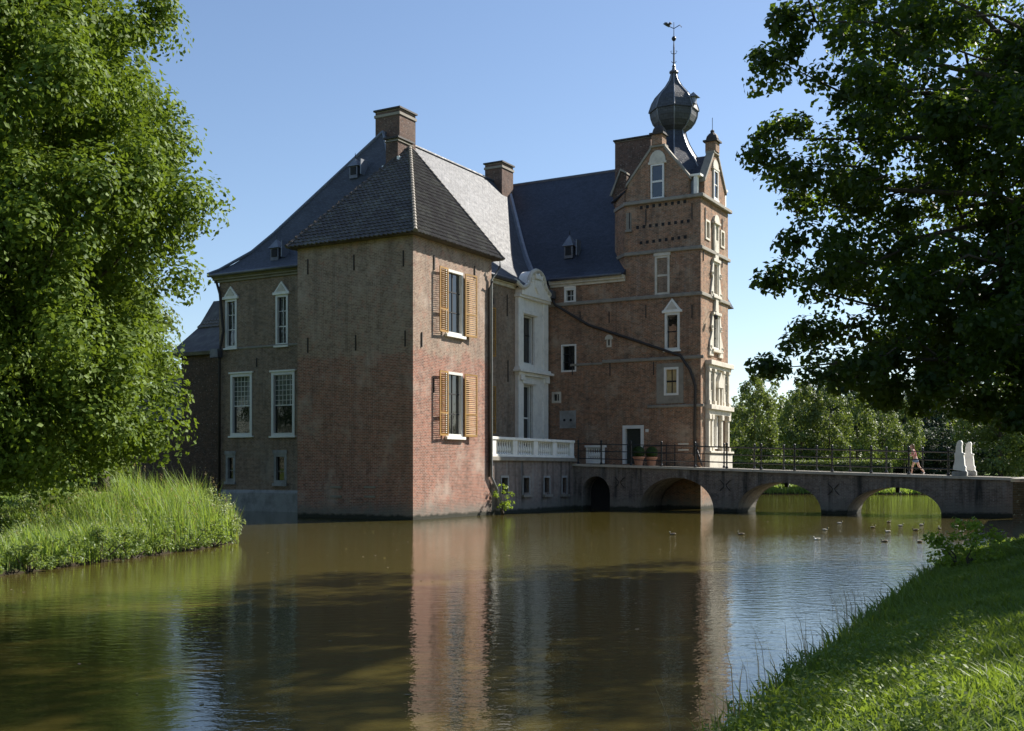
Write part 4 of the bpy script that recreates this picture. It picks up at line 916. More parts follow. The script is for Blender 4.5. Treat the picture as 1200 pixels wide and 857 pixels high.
# iron railings
def railing(label, v_, posts, ends, zoff=0):
    o = castle_thing('railing', label, 'railing', posts[0], v_, 2.4, group='iron railings of the bridge'); pm = None
    for u_ in posts:
        if pm is None:
            mb = MB(); prof = [(.085, 0), (.085, .08), (.055, .12)]
            for k in range(4): z = .22+k*.26; prof += [(.04, z), (.062, z+.04), (.04, z+.08), (.055, z+.13)]
            prof += [(.05, 1.22), (.075, 1.25), (.045, 1.29), (.07, 1.35), (.06, 1.42), (.01, 1.46)]
            mb.lathe((0, 0, 0), prof, 8); pm = mb.build('post', M['iron'], None, smooth=True); pm.parent = o; c = pm
        else: c = copyo(pm, parent=o)
        c.location = (u_-posts[0], 0, deck_z(u_)-2.4)
    for z in (.33, .78, 1.2):
        mb = MB(); pts = [ends[0]]+[u for u in posts if ends[0] < u < ends[1]]+[ends[1]]
        mb.tube([(u, v_, deck_z(u)+z) for u in pts], .028, 6); mb.build('rail', M['iron'], o)
    return o
pn = [.3, 1.81, 3.72, 5.63, 7.66, 9.53, 11.48, 13.33, 15.34, 17.36, 19.25, 21.16]
pf = [6.33+.25, 8.3, 10.13, 11.85, 13.73, 15.57, 17.52, 19.41, 21.2]
railing('black iron railing on the near edge of the bridge', BV0+.1, pn, (.3, 21.4))
railing('black iron railing on the far edge of the bridge', BV1-.12, pf, (6.6, 21.4))
# iron gate leaf standing open against the tower wall
gt = castle_thing('iron_gate', 'low black iron gate leaf standing before the tower wall', 'gate', 4.6, 19.9, 2.6)
mb = MB(); ga, gb = FC.px(783, 530)[0], FC.px(793, 530)[0]
for u_ in (ga, gb): mb.tube([(u_, 19.9, 2.6), (u_, 19.9, 3.9)], .03, 6)
for z in (2.9, 3.35, 3.8): mb.tube([(ga-1.5, 19.9, z), (gb, 19.9, z)], .022, 5)
mb.tube([(ga-1.5, 19.9, 2.6), (ga-1.5, 19.9, 3.8)], .03, 6); mb.build('gate_frame', M['iron'], gt)

# shaped white end stones
prof = [(-.42, 0), (.42, 0), (.42, .22), (.36, .3), (.37, .45), (.30, .55), (.28, .8), (.24, 1.05), (.3, 1.1), (.3, 1.14), (.14, 1.18), (.13, 1.5), (.16, 1.68), (.1, 1.78), (-.02, 1.8), (-.14, 1.7), (-.22, 1.5), (-.24, 1.18), (-.3, 1.14), (-.3, 1.08), (-.28, .8), (-.34, .58), (-.38, .5), (-.38, .3), (-.42, .22)]
es = castle_thing('end_stone', 'nearer of two tall shaped white stones at the end of the bridge', 'stone pillar', 21.7, 16.95, 2.06, 'white end stones of the bridge')
mb = MB(); mb.prism([(21.7+a*.8, 2.06+z) for a, z in prof[2:-1]], 1, 16.82, 17.14); mb.build('shaft', M['white_stone'], es, bev=.02)
mb = MB(); mb.box(21.34, 22.06, 16.76, 17.2, 2.06, 2.28); mb.build('base', M['plaster'], es, bev=.015)
e2 = copyo(es); e2.location = W(21.75, 20.0, 2.06); e2['label'] = 'farther of two tall shaped white stones at the end of the bridge'
for c in list(es.children): copyo(c, parent=e2)
# quay wall to the right
quay = empty('quay_wall', 'dark brick quay wall at the right edge beside the lawn', 'wall', (15.75, 34.9, 0))
mb = MB(); mb.add([(0, 0, -1), (8.9, 18.5, -1), (14, 18.5, -1), (14, -1.2, -1), (0, 0, 2.0), (8.9, 18.5, 1.93), (14, 18.5, 1.93), (14, -1.2, 2.0)], [(0, 3, 2, 1), (4, 5, 6, 7), (0, 1, 5, 4), (1, 2, 6, 5), (2, 3, 7, 6), (3, 0, 4, 7)])
mb.build('wall', M['brick_dark'], quay)
mb = MB(); mb.add([(-.1, -.08, 2.0), (8.8, 18.5, 1.93), (9.3, 18.5, 1.93), (.6, .4, 2.0), (-.1, -.08, 2.1), (8.8, 18.5, 2.03), (9.3, 18.5, 2.03), (.6, .4, 2.1)], [(0, 3, 2, 1), (4, 5, 6, 7), (0, 1, 5, 4), (1, 2, 6, 5), (2, 3, 7, 6), (3, 0, 4, 7)])
mb.add([(.6, -.12, 2.0), (14, -1.3, 2.0), (14, -.6, 2.0), (.6, .4, 2.0), (.6, -.12, 2.1), (14, -1.3, 2.1), (14, -.6, 2.1), (.6, .4, 2.1)], [(0, 3, 2, 1), (4, 5, 6, 7), (0, 1, 5, 4), (1, 2, 6, 5), (2, 3, 7, 6), (3, 0, 4, 7)])
mb.build('coping', M['string'], quay)
ring = empty('iron_hoop', 'curved black iron hoop on the quay wall at the right edge', 'railing', (16.6, 35.6, 2.1))
mb = MB(); mb.tube([(.05+.62*(1-cos(t_)), .1*sin(t_), .36+.42*sin(t_)) for t_ in np.linspace(-.9, 3.6, 16)], .022, 6); mb.build('hoop', M['iron'], ring)

# ------------------------------------------------------------------ foliage tools
def leaf_mesh(name, C, N, size, mat, parent=None, asp=.62, loc=(0, 0, 0), fold=.25):
    """C centres, N normals (k,3): folded four-corner leaves"""
    k = len(C); N = N/np.linalg.norm(N, axis=1, keepdims=True)
    r = NG.normal(size=(k, 3)); T = np.cross(N, r); T /= np.linalg.norm(T, axis=1, keepdims=True)+1e-9; B = np.cross(N, T)
    s = (size*NG.uniform(.65, 1.3, k))[:, None]
    a = C-T*s*.5; b = C+B*s*asp*.5+N*s*fold*.3; c = C+T*s*.5; d = C-B*s*asp*.5+N*s*fold*.3
    V_ = np.stack([a, b, c, d], 1).reshape(-1, 3)-np.array(loc)
    me = bpy.data.meshes.new(name); me.vertices.add(4*k); me.vertices.foreach_set('co', V_.astype(np.float32).ravel())
    i = np.arange(k)*4; q = np.stack([i, i+1, i+2, i, i+2, i+3], -1).ravel()
    me.loops.add(6*k); me.loops.foreach_set('vertex_index', q.astype(np.int32)); me.polygons.add(2*k); me.polygons.foreach_set('loop_start', (np.arange(2*k)*3).astype(np.int32))
    me.update(calc_edges=True); me.materials.append(mat)
    return link(bpy.data.objects.new(name, me), parent)
def clump_leaves(centers, radii, per, flat=.55, droop=0., upn=.7, dn=.6, rn=.45):
    C = []; N = []
    for c, r in zip(centers, radii):
        k = int(per*NG.uniform(.7, 1.3)); d = NG.normal(size=(k, 3)); d /= np.linalg.norm(d, axis=1, keepdims=True)
        rr = NG.uniform(0, 1, k)**.45; p = d*rr[:, None]*r; p[:, 2] *= flat; p[:, 2] -= droop*(p[:, 0]**2+p[:, 1]**2)/max(r, .1)
        C.append(p+np.array(c)); n = d*dn+NG.normal(size=(k, 3))*rn; n[:, 2] += upn; N.append(n)
    return np.concatenate(C), np.concatenate(N)
def limb(mb, a, b, r0, r1, sag=.15, n=6, seg=5):
    a = np.array(a, float); b = np.array(b, float); L = np.linalg.norm(b-a); pts = []; j = NG.normal(size=(seg+1, 3))*L*.03; j[0] = 0; j[-1] = 0
    for i in range(seg+1):
        f = i/seg; p = a+(b-a)*f+j[i]; p[2] += sag*L*sin(pi*f)*.5; pts.append(p)
    mb.tube(pts, [r0+(r1-r0)*i/seg for i in range(seg+1)], n); return pts

# ---- great linden on the left bank
def broad_tree(name, label, base, height, prof, nclump, per, leaf, mat, rt=.5, cat='tree', group=None, cr=(.9, 1.5), flat=.55, inner=.25, shell=.35, lean=(0, 0), droop=.1, nlimb=26, side=None):
    """prof = [(z fraction, radius)] of the crown; clumps fill its outer shell"""
    x, y, z0 = base; root = empty(name, label, cat, base, group=group); OFF[root] = base
    zf = np.array([p[0] for p in prof])*height; rf = np.array([p[1] for p in prof]); cen = []; rad = []
    area = np.interp(np.linspace(zf[0], zf[-1], 60), zf, rf); pz = area/area.sum()
    while len(cen) < nclump:
        zz = NG.choice(np.linspace(zf[0], zf[-1], 60), p=pz)+NG.uniform(-.2, .2); th = NG.uniform(0, 2*pi); rm = np.interp(zz, zf, rf)
        bulge = 1+.06*sin(3*th+zz*.9)+.05*sin(5*th-zz*1.7)
        f = 1.05-shell*NG.uniform(0, 1)**.8 if NG.uniform() > inner else NG.uniform(.2, .7)
        px_ = x+lean[0]*zz/height+rm*bulge*f*cos(th); py_ = y+lean[1]*zz/height+rm*bulge*f*sin(th)
        if side is not None and (px_ > side+rm*.0 and False): continue
        cen.append((px_, py_, z0+zz)); rad.append(NG.uniform(*cr)*(.6+.5*min(1, rm/ (rf.max()*.7))))
    C, N = clump_leaves(cen, rad, per, flat, droop, .5, 1.0, .45)
    leaf_mesh('crown', C, N, leaf, mat, root, loc=base)
    mb = MB(); top = (x+lean[0]*.75, y+lean[1]*.75, z0+height*.8)
    mb.tube([(x, y, z0-.3), (x+.05, y, z0+.4), (x, y+.05, z0+height*.2), (x+lean[0]*.4, y+lean[1]*.4, z0+height*.45), top], [rt*1.6, rt*1.1, rt*.9, rt*.6, rt*.15], 10)
    for k in NG.choice(len(cen), min(nlimb, len(cen)), replace=False):
        c = cen[k]; hz = max(z0+height*.14, min(top[2], c[2]-NG.uniform(.12, .3)*height)); f = (hz-z0)/height
        limb(mb, (x+lean[0]*f*.9, y+lean[1]*f*.9, hz), c, rt*.22, .02, .12)
    mb.build('trunk', M['bark'], root, smooth=True); return root
broad_tree('linden_tree', 'huge sunlit linden overhanging the left bank above the reeds', (-15.2, 31.5, float(ground_z(-15.2, 31.5))), 22,
           [(.07, 3.4), (.10, 4.6), (.17, 5.2), (.3, 5.75), (.42, 6.0), (.5, 5.8), (.62, 5.1), (.75, 4.4), (.9, 2.8), (1, .8)], 900, 460, .165, M['linden'], .5, cr=(.6, 1.1), inner=.32, shell=.34, flat=.95, droop=.0, nlimb=45)
broad_tree('linden_tree', 'second darker linden standing behind and left of the huge one', (-25, 40, 1.3), 19,
           [(.12, 3.4), (.2, 6), (.4, 7), (.6, 6.2), (.8, 4), (1, .8)], 200, 170, .24, M['linden'], .5, cr=(1.1, 1.8))

# ---- oak on the right, boughs reaching in over the water
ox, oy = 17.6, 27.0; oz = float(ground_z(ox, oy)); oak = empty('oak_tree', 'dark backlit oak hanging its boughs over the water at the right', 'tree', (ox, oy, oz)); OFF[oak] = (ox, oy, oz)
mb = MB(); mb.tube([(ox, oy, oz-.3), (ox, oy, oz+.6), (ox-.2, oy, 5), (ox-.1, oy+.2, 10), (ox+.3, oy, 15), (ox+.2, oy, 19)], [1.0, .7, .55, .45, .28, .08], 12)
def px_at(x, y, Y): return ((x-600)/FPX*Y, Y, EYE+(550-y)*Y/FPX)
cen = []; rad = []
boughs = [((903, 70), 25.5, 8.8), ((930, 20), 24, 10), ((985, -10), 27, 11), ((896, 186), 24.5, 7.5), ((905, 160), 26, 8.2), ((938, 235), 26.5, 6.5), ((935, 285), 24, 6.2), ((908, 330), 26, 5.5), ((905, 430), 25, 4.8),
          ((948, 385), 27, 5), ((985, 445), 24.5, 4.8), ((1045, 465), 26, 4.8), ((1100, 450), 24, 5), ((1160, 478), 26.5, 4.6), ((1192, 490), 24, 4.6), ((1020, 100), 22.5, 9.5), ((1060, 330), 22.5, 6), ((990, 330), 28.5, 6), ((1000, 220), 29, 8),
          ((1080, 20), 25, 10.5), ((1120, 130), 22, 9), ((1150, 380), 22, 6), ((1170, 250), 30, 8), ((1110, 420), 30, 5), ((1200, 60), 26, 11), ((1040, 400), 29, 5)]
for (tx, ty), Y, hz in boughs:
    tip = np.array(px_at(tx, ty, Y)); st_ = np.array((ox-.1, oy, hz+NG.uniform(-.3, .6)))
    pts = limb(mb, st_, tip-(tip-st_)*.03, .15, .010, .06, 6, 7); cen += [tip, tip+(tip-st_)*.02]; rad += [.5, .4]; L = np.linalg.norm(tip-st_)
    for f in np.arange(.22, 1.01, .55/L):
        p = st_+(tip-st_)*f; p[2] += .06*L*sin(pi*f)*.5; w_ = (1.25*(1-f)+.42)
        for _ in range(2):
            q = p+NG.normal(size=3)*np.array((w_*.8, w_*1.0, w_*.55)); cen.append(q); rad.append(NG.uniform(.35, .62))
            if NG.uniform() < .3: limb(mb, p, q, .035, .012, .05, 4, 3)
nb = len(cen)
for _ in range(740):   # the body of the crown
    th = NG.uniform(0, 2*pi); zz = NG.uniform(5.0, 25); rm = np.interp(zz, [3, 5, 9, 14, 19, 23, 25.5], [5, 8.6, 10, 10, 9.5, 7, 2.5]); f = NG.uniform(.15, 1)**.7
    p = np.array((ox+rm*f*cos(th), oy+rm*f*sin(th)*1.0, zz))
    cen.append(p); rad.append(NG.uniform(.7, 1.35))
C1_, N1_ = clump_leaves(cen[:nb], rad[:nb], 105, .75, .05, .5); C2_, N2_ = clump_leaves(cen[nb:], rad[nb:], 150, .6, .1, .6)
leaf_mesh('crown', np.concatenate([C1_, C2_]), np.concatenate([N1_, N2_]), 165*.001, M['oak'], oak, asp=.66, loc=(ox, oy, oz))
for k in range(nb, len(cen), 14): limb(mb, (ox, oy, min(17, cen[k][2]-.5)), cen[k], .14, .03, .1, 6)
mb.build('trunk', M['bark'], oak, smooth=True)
# neighbouring park trees on the near bank, right of the picture, whose shade lies over the water and lawn; three unseen ones at left, added to darken window reflections
for (tx, ty, hh, lb) in ((-38, 52, 22, 'unseen park tree added left of the picture beyond the linden'), (-44, 42, 21, 'unseen park tree added further left of the picture'), (-34, 30, 22, 'unseen park tree added left of the picture near the bank'), (29, 30, 23, 'tall park tree just right of the picture behind the oak'), (33, 31, 22, 'park tree beyond the lawn at the far right')):
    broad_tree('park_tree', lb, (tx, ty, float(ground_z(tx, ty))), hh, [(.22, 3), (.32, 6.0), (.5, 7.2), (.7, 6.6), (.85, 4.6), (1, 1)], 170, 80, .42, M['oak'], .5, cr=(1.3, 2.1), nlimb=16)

for (tx, ty, hh, lb) in ((-31, 84, 19, 'tree across the lawn behind the linden, next to the annex'), (-40, 88, 18, 'tree across the lawn behind the linden trunk'), (-47, 82, 19, 'leftmost tree across the lawn behind the linden'), (-36, 98, 20, 'taller tree at the back of the lawn behind the linden')):
    broad_tree('lawn_tree', lb, (tx, ty, 1.0), hh, [(.07, 3.5), (.16, 5.5), (.4, 6.2), (.7, 5.2), (.9, 3), (1, .8)], 150, 110, .42, M['linden_far'], .4, cr=(1.1, 1.8), nlimb=10)
for (tx, ty, hh, lb) in ((51.5, 117, 11.5, 'bright leafy tree beyond the white end stones, above the meadow'), (57, 122, 12.5, 'second bright tree beyond the meadow at the right edge')):
    broad_tree('meadow_tree', lb, (tx, ty, 1.2), hh, [(.06, 2.4), (.2, 3.8), (.45, 4.4), (.7, 3.6), (.9, 2), (1, .5)], 110, 90, .36, M['linden_far'], .25, cr=(.7, 1.3), flat=.8, nlimb=8)
# ---- clipped lindens beyond the bridge: three crowns shared by the row
rowx = [(884, 112, 11.2, 2.5, 446), (939, 118, 11.4, 2.6, 452), (900, 132, 11.5, 2.6, 440), (972, 117, 11.2, 2.5, 455), (1004, 124, 11.2, 2.5, 462), (1034, 131, 11, 2.5, 468), (1060, 139, 11, 2.5, 474), (862, 126, 11, 2.6, 470)]
protos = []
for k in range(3):
    protos.append(broad_tree('clipped_linden', 'x', (0, 0, 0), 10, [(.22, 1.7), (.32, 2.5), (.5, 2.75), (.7, 2.3), (.88, 1.3), (1, .35)], 90, 62, .34, M['linden_far'], .17, cr=(.55, .95), flat=.9, nlimb=8, inner=.1, group='clipped lindens beyond the bridge'))
wl = ['clipped linden nearest the tower beyond the bridge', 'clipped linden, second of the front row beyond the bridge', 'clipped linden behind the gap between the first two', 'third clipped linden of the row beyond the bridge',
      'fourth clipped linden of the row beyond the bridge', 'fifth, smaller-looking clipped linden of the row beyond the bridge', 'last clipped linden at the dark wood beyond the bridge', 'clipped linden half hidden by the stone corner of the tower']
for i, (x, Y, h_, r_, ytop) in enumerate(rowx):
    pr = protos[i % 3]; o = pr if i < 3 else copyo(pr)
    if i >= 3:
        for c in pr.children: copyo(c, parent=o)
    p = px_at(x, 550, Y); gz = 1.2; top = EYE+(550-ytop)*Y/FPX
    o.location = (p[0], p[1], gz); o.rotation_euler = (0, 0, i*1.3); s_ = (top-gz)/9.6; o.scale = (s_*.8, s_*.8, s_); o['label'] = wl[i]
# ---- woods behind
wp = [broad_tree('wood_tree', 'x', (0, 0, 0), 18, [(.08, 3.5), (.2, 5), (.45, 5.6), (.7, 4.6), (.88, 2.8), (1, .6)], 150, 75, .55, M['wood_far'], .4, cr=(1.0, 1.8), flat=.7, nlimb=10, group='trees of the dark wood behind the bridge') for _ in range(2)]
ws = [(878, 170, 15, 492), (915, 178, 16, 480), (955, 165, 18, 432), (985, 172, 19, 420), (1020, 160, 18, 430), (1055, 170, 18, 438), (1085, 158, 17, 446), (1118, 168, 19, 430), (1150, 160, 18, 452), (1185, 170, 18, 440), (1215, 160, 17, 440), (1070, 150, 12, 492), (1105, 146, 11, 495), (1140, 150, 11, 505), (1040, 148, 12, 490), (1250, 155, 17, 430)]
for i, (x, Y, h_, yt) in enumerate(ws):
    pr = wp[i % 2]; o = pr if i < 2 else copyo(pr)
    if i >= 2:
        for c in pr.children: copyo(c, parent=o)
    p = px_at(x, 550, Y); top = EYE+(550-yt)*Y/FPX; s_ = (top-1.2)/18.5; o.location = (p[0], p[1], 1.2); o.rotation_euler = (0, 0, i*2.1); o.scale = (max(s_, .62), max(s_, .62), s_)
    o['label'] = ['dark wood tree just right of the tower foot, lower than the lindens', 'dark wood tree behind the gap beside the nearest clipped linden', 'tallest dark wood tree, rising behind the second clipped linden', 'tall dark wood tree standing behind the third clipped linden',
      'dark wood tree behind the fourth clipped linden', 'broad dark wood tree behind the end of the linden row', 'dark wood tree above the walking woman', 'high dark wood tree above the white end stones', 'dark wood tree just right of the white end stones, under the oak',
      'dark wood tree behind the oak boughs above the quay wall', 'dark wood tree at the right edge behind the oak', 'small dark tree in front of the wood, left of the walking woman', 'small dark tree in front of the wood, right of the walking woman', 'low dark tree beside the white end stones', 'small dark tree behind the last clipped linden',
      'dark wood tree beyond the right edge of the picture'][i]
# distant wood all round the horizon
def belt(name, pts, h, n, size, mat, dep=6):
    C = []; pts = np.array(pts, float); seg = np.linalg.norm(np.diff(pts, axis=0), axis=1); cum = np.r_[0, np.cumsum(seg)]
    t_ = NG.uniform(0, cum[-1], n); X = np.interp(t_, cum, pts[:, 0]); Y = np.interp(t_, cum, pts[:, 1])
    hh = h*(.72+.2*np.sin(t_*.21)+.12*np.sin(t_*.53+1)+.06*np.sin(t_*1.7)); Z = 1.2+hh*NG.uniform(0, 1, n)**.7
    C = np.stack([X+NG.normal(size=n)*dep*.4, Y+NG.normal(size=n)*dep*.4, Z], -1); N = NG.normal(size=(n, 3)); N[:, 2] += .6
    o = leaf_mesh(name, C, N, size, mat); tag(o, kind='stuff'); return o
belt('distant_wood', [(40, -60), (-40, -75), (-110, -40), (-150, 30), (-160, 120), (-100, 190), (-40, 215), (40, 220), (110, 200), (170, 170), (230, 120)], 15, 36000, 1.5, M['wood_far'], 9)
belt('undergrowth', [(-70, 92), (-45, 100), (-34, 98)], 3.2, 5000, .5, M['linden_far'], 3)
# hedge and far bank growth
hd = empty('hedge', 'long clipped hedge behind the bridge railing', 'hedge', (30, 108.5, 1.2)); OFF[hd] = (30, 108.5, 1.2)
n = 15000; X = NG.uniform(18, 37, n); f = NG.uniform(0, 1, n); side = NG.uniform(0, 1, n) < .6
Y = np.where(side, 107.9+NG.normal(size=n)*.08, NG.uniform(107.9, 109.6, n)); Z = np.where(side, 1.1+NG.uniform(0, 2.0, n), 3.1+NG.normal(size=n)*.08)
N = np.where(side[:, None], (0, -1, .3), (0, 0, 1.))+NG.normal(size=(n, 3))*.5
leaf_mesh('leaves', np.stack([X, Y, Z], -1), N, .22, M['linden_far'], hd, loc=(30, 108.5, 1.2)); mb = MB(); mb.box(18, 37, 108.05, 109.4, 1.0, 3.0); mb.build('core', M['dark'], hd)

# ---- blades
def blades(name, X, Y, h, w, mat, lean=.35, segs=2, parent=None, zoff=0):
    k = len(X); Z = ground_z(X, Y)+zoff; th = NG.uniform(0, 2*pi, k); ln = NG.normal(size=(k, 2))*lean*h[:, None]; ln[:, 0] -= .12*h
    P0_ = np.stack([X, Y, Z-.03], -1); d = np.stack([np.cos(th), np.sin(th), th*0], -1)*(w/2)[:, None]
    mid = P0_+np.stack([ln[:, 0]*.3, ln[:, 1]*.3, h*.58], -1); tip = P0_+np.stack([ln[:, 0], ln[:, 1], h*NG.uniform(.85, 1.0, k)], -1)
    V_ = np.stack([P0_-d, P0_+d, mid+d*.8, mid-d*.8, tip], 1).reshape(-1, 3)
    me = bpy.data.meshes.new(name); me.vertices.add(5*k); me.vertices.foreach_set('co', V_.astype(np.float32).ravel()); i = np.arange(k)*5
    q = np.concatenate([np.stack([i, i+1, i+2, i+3], -1), np.stack([i+3, i+2, i+4], -1)], 1).ravel(); me.loops.add(7*k); me.loops.foreach_set('vertex_index', q.astype(np.int32))
    me.polygons.add(2*k); ls = np.stack([np.arange(k)*7, np.arange(k)*7+4], -1).ravel(); me.polygons.foreach_set('loop_start', ls.astype(np.int32)); me.update(calc_edges=True); me.materials.append(mat)
    o = link(bpy.data.objects.new(name, me), parent); tag(o, kind='stuff'); return o, tip
def scatter(n, x0, x1, y0, y1, cond):
    X = NG.uniform(x0, x1, n); Y = NG.uniform(y0, y1, n); d = moat_sd(X, Y); k = cond(X, Y, d); return X[k], Y[k], d[k]
# near lawn, densest close to the camera
X, Y, d = scatter(420000, .2, 18, 5, 34, lambda X, Y, d: (d > .02) & (d < 7) & (np.abs(X/Y) < .50) & (NG.uniform(size=len(X)) < np.clip(9/Y, .15, 1)))
blades('lawn_grass', X, Y, NG.uniform(.04, .11, len(X))*(1+Y*.02), .008+.0012*Y, M['grass'], .5)
X, Y, d = scatter(60000, 0, 17, 5, 34, lambda X, Y, d: (d > -.05) & (d < .9+.4*np.sin(X*1.3+Y)) & (np.abs(X/Y) < .52))
blades('bank_grass', X, Y, NG.uniform(.10, .42, len(X))*np.clip(1.1-d*.95, .18, 1), .010+.0011*Y, M['grass'], .4)
# weeds with broad leaves in the corner and on the bank edge
X, Y, d = scatter(700, 1.0, 5.5, 6.5, 13, lambda X, Y, d: (d > .1) & (d < 2.3+.5*np.sin(Y*2)) & (X/Y < .42))
Z = ground_z(X, Y); cen = np.stack([X, Y, Z+NG.uniform(.05, .22, len(X))], -1); C, N = clump_leaves(cen, [.12]*len(X), 14, .5, 0, 1.0)
o = leaf_mesh('weeds', C, N, .042, M['grass'], asp=.7); tag(o, kind='stuff')
# thin tall stalks by the water at the bottom
X, Y, d = scatter(900, 1.2, 6, 8.5, 17, lambda X, Y, d: (d > -.1) & (d < .25)); X, Y = X[:60], Y[:60]
_, tip = blades('stalks', X, Y, NG.uniform(.5, .95, len(X)), np.full(len(X), .010), M['seed'], .12)
# reeds and long grass of the left bank
def Lc(X, Y, d): return (X < -8) & (Y < 46) & (Y > 17)
X, Y, d = scatter(260000, -24, -8.4, 21, 45, lambda X, Y, d: Lc(X, Y, d) & (d > .02) & (d < 7.5))
tall = np.clip(np.exp(-((X+12.0)**2/9.0+(Y-36.5)**2/22.0)), 0, 1); pt_ = .5+.5*np.sin(X*1.9+1.7*np.sin(Y*1.1))*np.sin(Y*1.5+X*.7); h = NG.uniform(.25, .8, len(X))*(.55+.7*pt_)+tall*NG.uniform(.4, 2.0, len(X))*(.7+.5*pt_)
h = np.where((X < -12.6) & (d > 2.2), NG.uniform(.1, .3, len(X))+tall*NG.uniform(.3, 1.2, len(X)), h); keep = NG.uniform(size=len(X)) < .36; X, Y, h, tall = X[keep], Y[keep], h[keep], tall[keep]
dry = (NG.uniform(size=len(X)) < .12) | ((h < .3) & (NG.uniform(size=len(X)) < .5)); blades('dry_grass', X[dry], Y[dry], h[dry]*.9, NG.uniform(.015, .03, dry.sum()), M['reed_dry'], .3)
_, tip = blades('reeds', X, Y, h, NG.uniform(.018, .036, len(X)), M['reed'], .2)
k = (tall > .35) & (NG.uniform(size=len(X)) < .035); C = np.repeat(tip[k], 7, 0)+NG.normal(size=(k.sum()*7, 3))*(.02, .02, .07)
o = leaf_mesh('reed_plumes', C, NG.normal(size=C.shape), .07, M['seed'], asp=.3); tag(o, kind='stuff')
X, Y, d = scatter(9000, -22, -8.8, 22, 42, lambda X, Y, d: (X < -8) & (d > .05) & (d < 5) & (NG.uniform(size=len(X)) < .09+.12*(np.sin(X*2.1)*np.sin(Y*1.3) > .3)))
Z = ground_z(X, Y); cen = np.stack([X, Y, Z+NG.uniform(.15, .95, len(X))], -1); C, N = clump_leaves(cen, NG.uniform(.1, .3, len(X)), 26, 1.0, 0, .6)
o = leaf_mesh('bank_weeds', C, N, .06, M['pale_leaf'], asp=.6); tag(o, kind='stuff')
X, Y, d = scatter(60000, -60, -14, 40, 100, lambda X, Y, d: (d > .02) & (NG.uniform(size=len(X)) < 22/Y)); blades('far_grass', X, Y, NG.uniform(.1, .5, len(X)), np.full(len(X), .05), M['reed'], .4)
X, Y, d = scatter(60000, 8, 62, 100, 113, lambda X, Y, d: (d > .0)); blades('far_bank_grass', X, Y, NG.uniform(.15, .6, len(X)), np.full(len(X), .08), M['reed'], .4)
X, Y, d = scatter(50000, 24, 66, 55, 112, lambda X, Y, d: (d > .3) & (X > 26)); blades('far_meadow', X, Y, NG.uniform(.1, .35, len(X)), np.full(len(X), .07), M['reed'], .4)

# fallen leaves and specks drifting on the water
n = 420; X = NG.uniform(-12, 24, n); Y = 8+44*NG.uniform(0, 1, n)**1.2; k = moat_sd(X, Y) < -.4; X, Y = X[k], Y[k]
N = NG.normal(size=(len(X), 3))*.05+np.array((0, 0, 1.)); o = leaf_mesh('floating_leaves', np.stack([X, Y, X*0+.012], -1), N, .075, M['seed'], fold=0); tag(o, kind='stuff')
# ---- shrubs
def shrub(label, x, y, w, h, n, leaf, mat, z=None, group=None, per=40, name='shrub', stems=8):
    z = float(ground_z(x, y)) if z is None else z; root = empty(name, label, 'shrub', (x, y, z), group=group); OFF[root] = (x, y, z); cen = []; mb = MB()
    for i in range(n):
        th = NG.uniform(0, 2*pi); f = NG.uniform(0, 1)**.5; zz = h*NG.uniform(.12, 1)*(1-.35*f*f); cen.append((x+w*f*cos(th), y+w*f*sin(th), z+zz))
    C, N = clump_leaves(cen, [max(.12, w*.28)]*n, per, .7, 0, .6); leaf_mesh('leaves', C, N, leaf, mat, root, loc=(x, y, z))
    for i in range(min(stems, n)): limb(mb, (x+NG.normal()*.05, y+NG.normal()*.05, z-.1), cen[i], .02+.01*h, .006, .1, 5, 4)
    mb.build('stem', M['bark'], root); return root
bs_ = [(-11.9, 24.6, .55, .6), (-11.35, 25.9, .6, .7), (-11.05, 27.2, .65, .75), (-10.6, 28.6, .7, .85), (-10.25, 30.0, .7, .85), (-9.95, 31.5, .7, .8), (-9.6, 33.0, .7, .85), (-9.3, 34.5, .65, .8)]
bl = ['leafy waterside shrub at the left edge of the picture', 'low leafy shrub next along the left waterline', 'bushy waterside shrub under the dark gap of the bank', 'dense waterside shrub below the middle of the reeds', 'pale-leaved shrub trailing in the water below the reeds',
      'rounded waterside shrub below the tallest reeds', 'low shrub near the tip of the left bank', 'last low shrub before the tip of the left bank']
for (x, y, w, h), lb in zip(bs_, bl): shrub(lb, x, y, w, h, 22, .075, M['shrub'], .05, 'shrubs along the left waterline', 60)
shrub('tall pale wispy shrub at the tip of the left bank', -9.9, 36.2, .8, 1.7, 60, .075, M['pale_leaf'], .1, None, 40)
shrub('pale shrub leaning over the water beside the bank tip', -9.5, 36.7, .6, 1.0, 34, .075, M['pale_leaf'], .05, None, 40)
shrub('bright young shrub growing from the foot of the castle wall', *W(.45, 7.7)[:2], .55, 1.75, 26, .11, M['bright'], .05, None, 22)
shrub('bright green bush on the right bank above the water', 9.7, 23.7, .75, 1.05, 40, .11, M['bright'], .25, None, 28)
shrub('small bush behind the bright one on the right bank', 11.6, 26.6, .5, .5, 14, .09, M['shrub'], .25, None, 28)
shrub('dark shrub in the shade under the great linden', -17.6, 34.5, 1.6, 1.9, 40, .13, M['linden'], None, None, 60)
shrub('dark shrub beside the linden trunk at the left edge', -14.2, 29.3, 1.0, 1.3, 30, .12, M['linden'], None, None, 50)

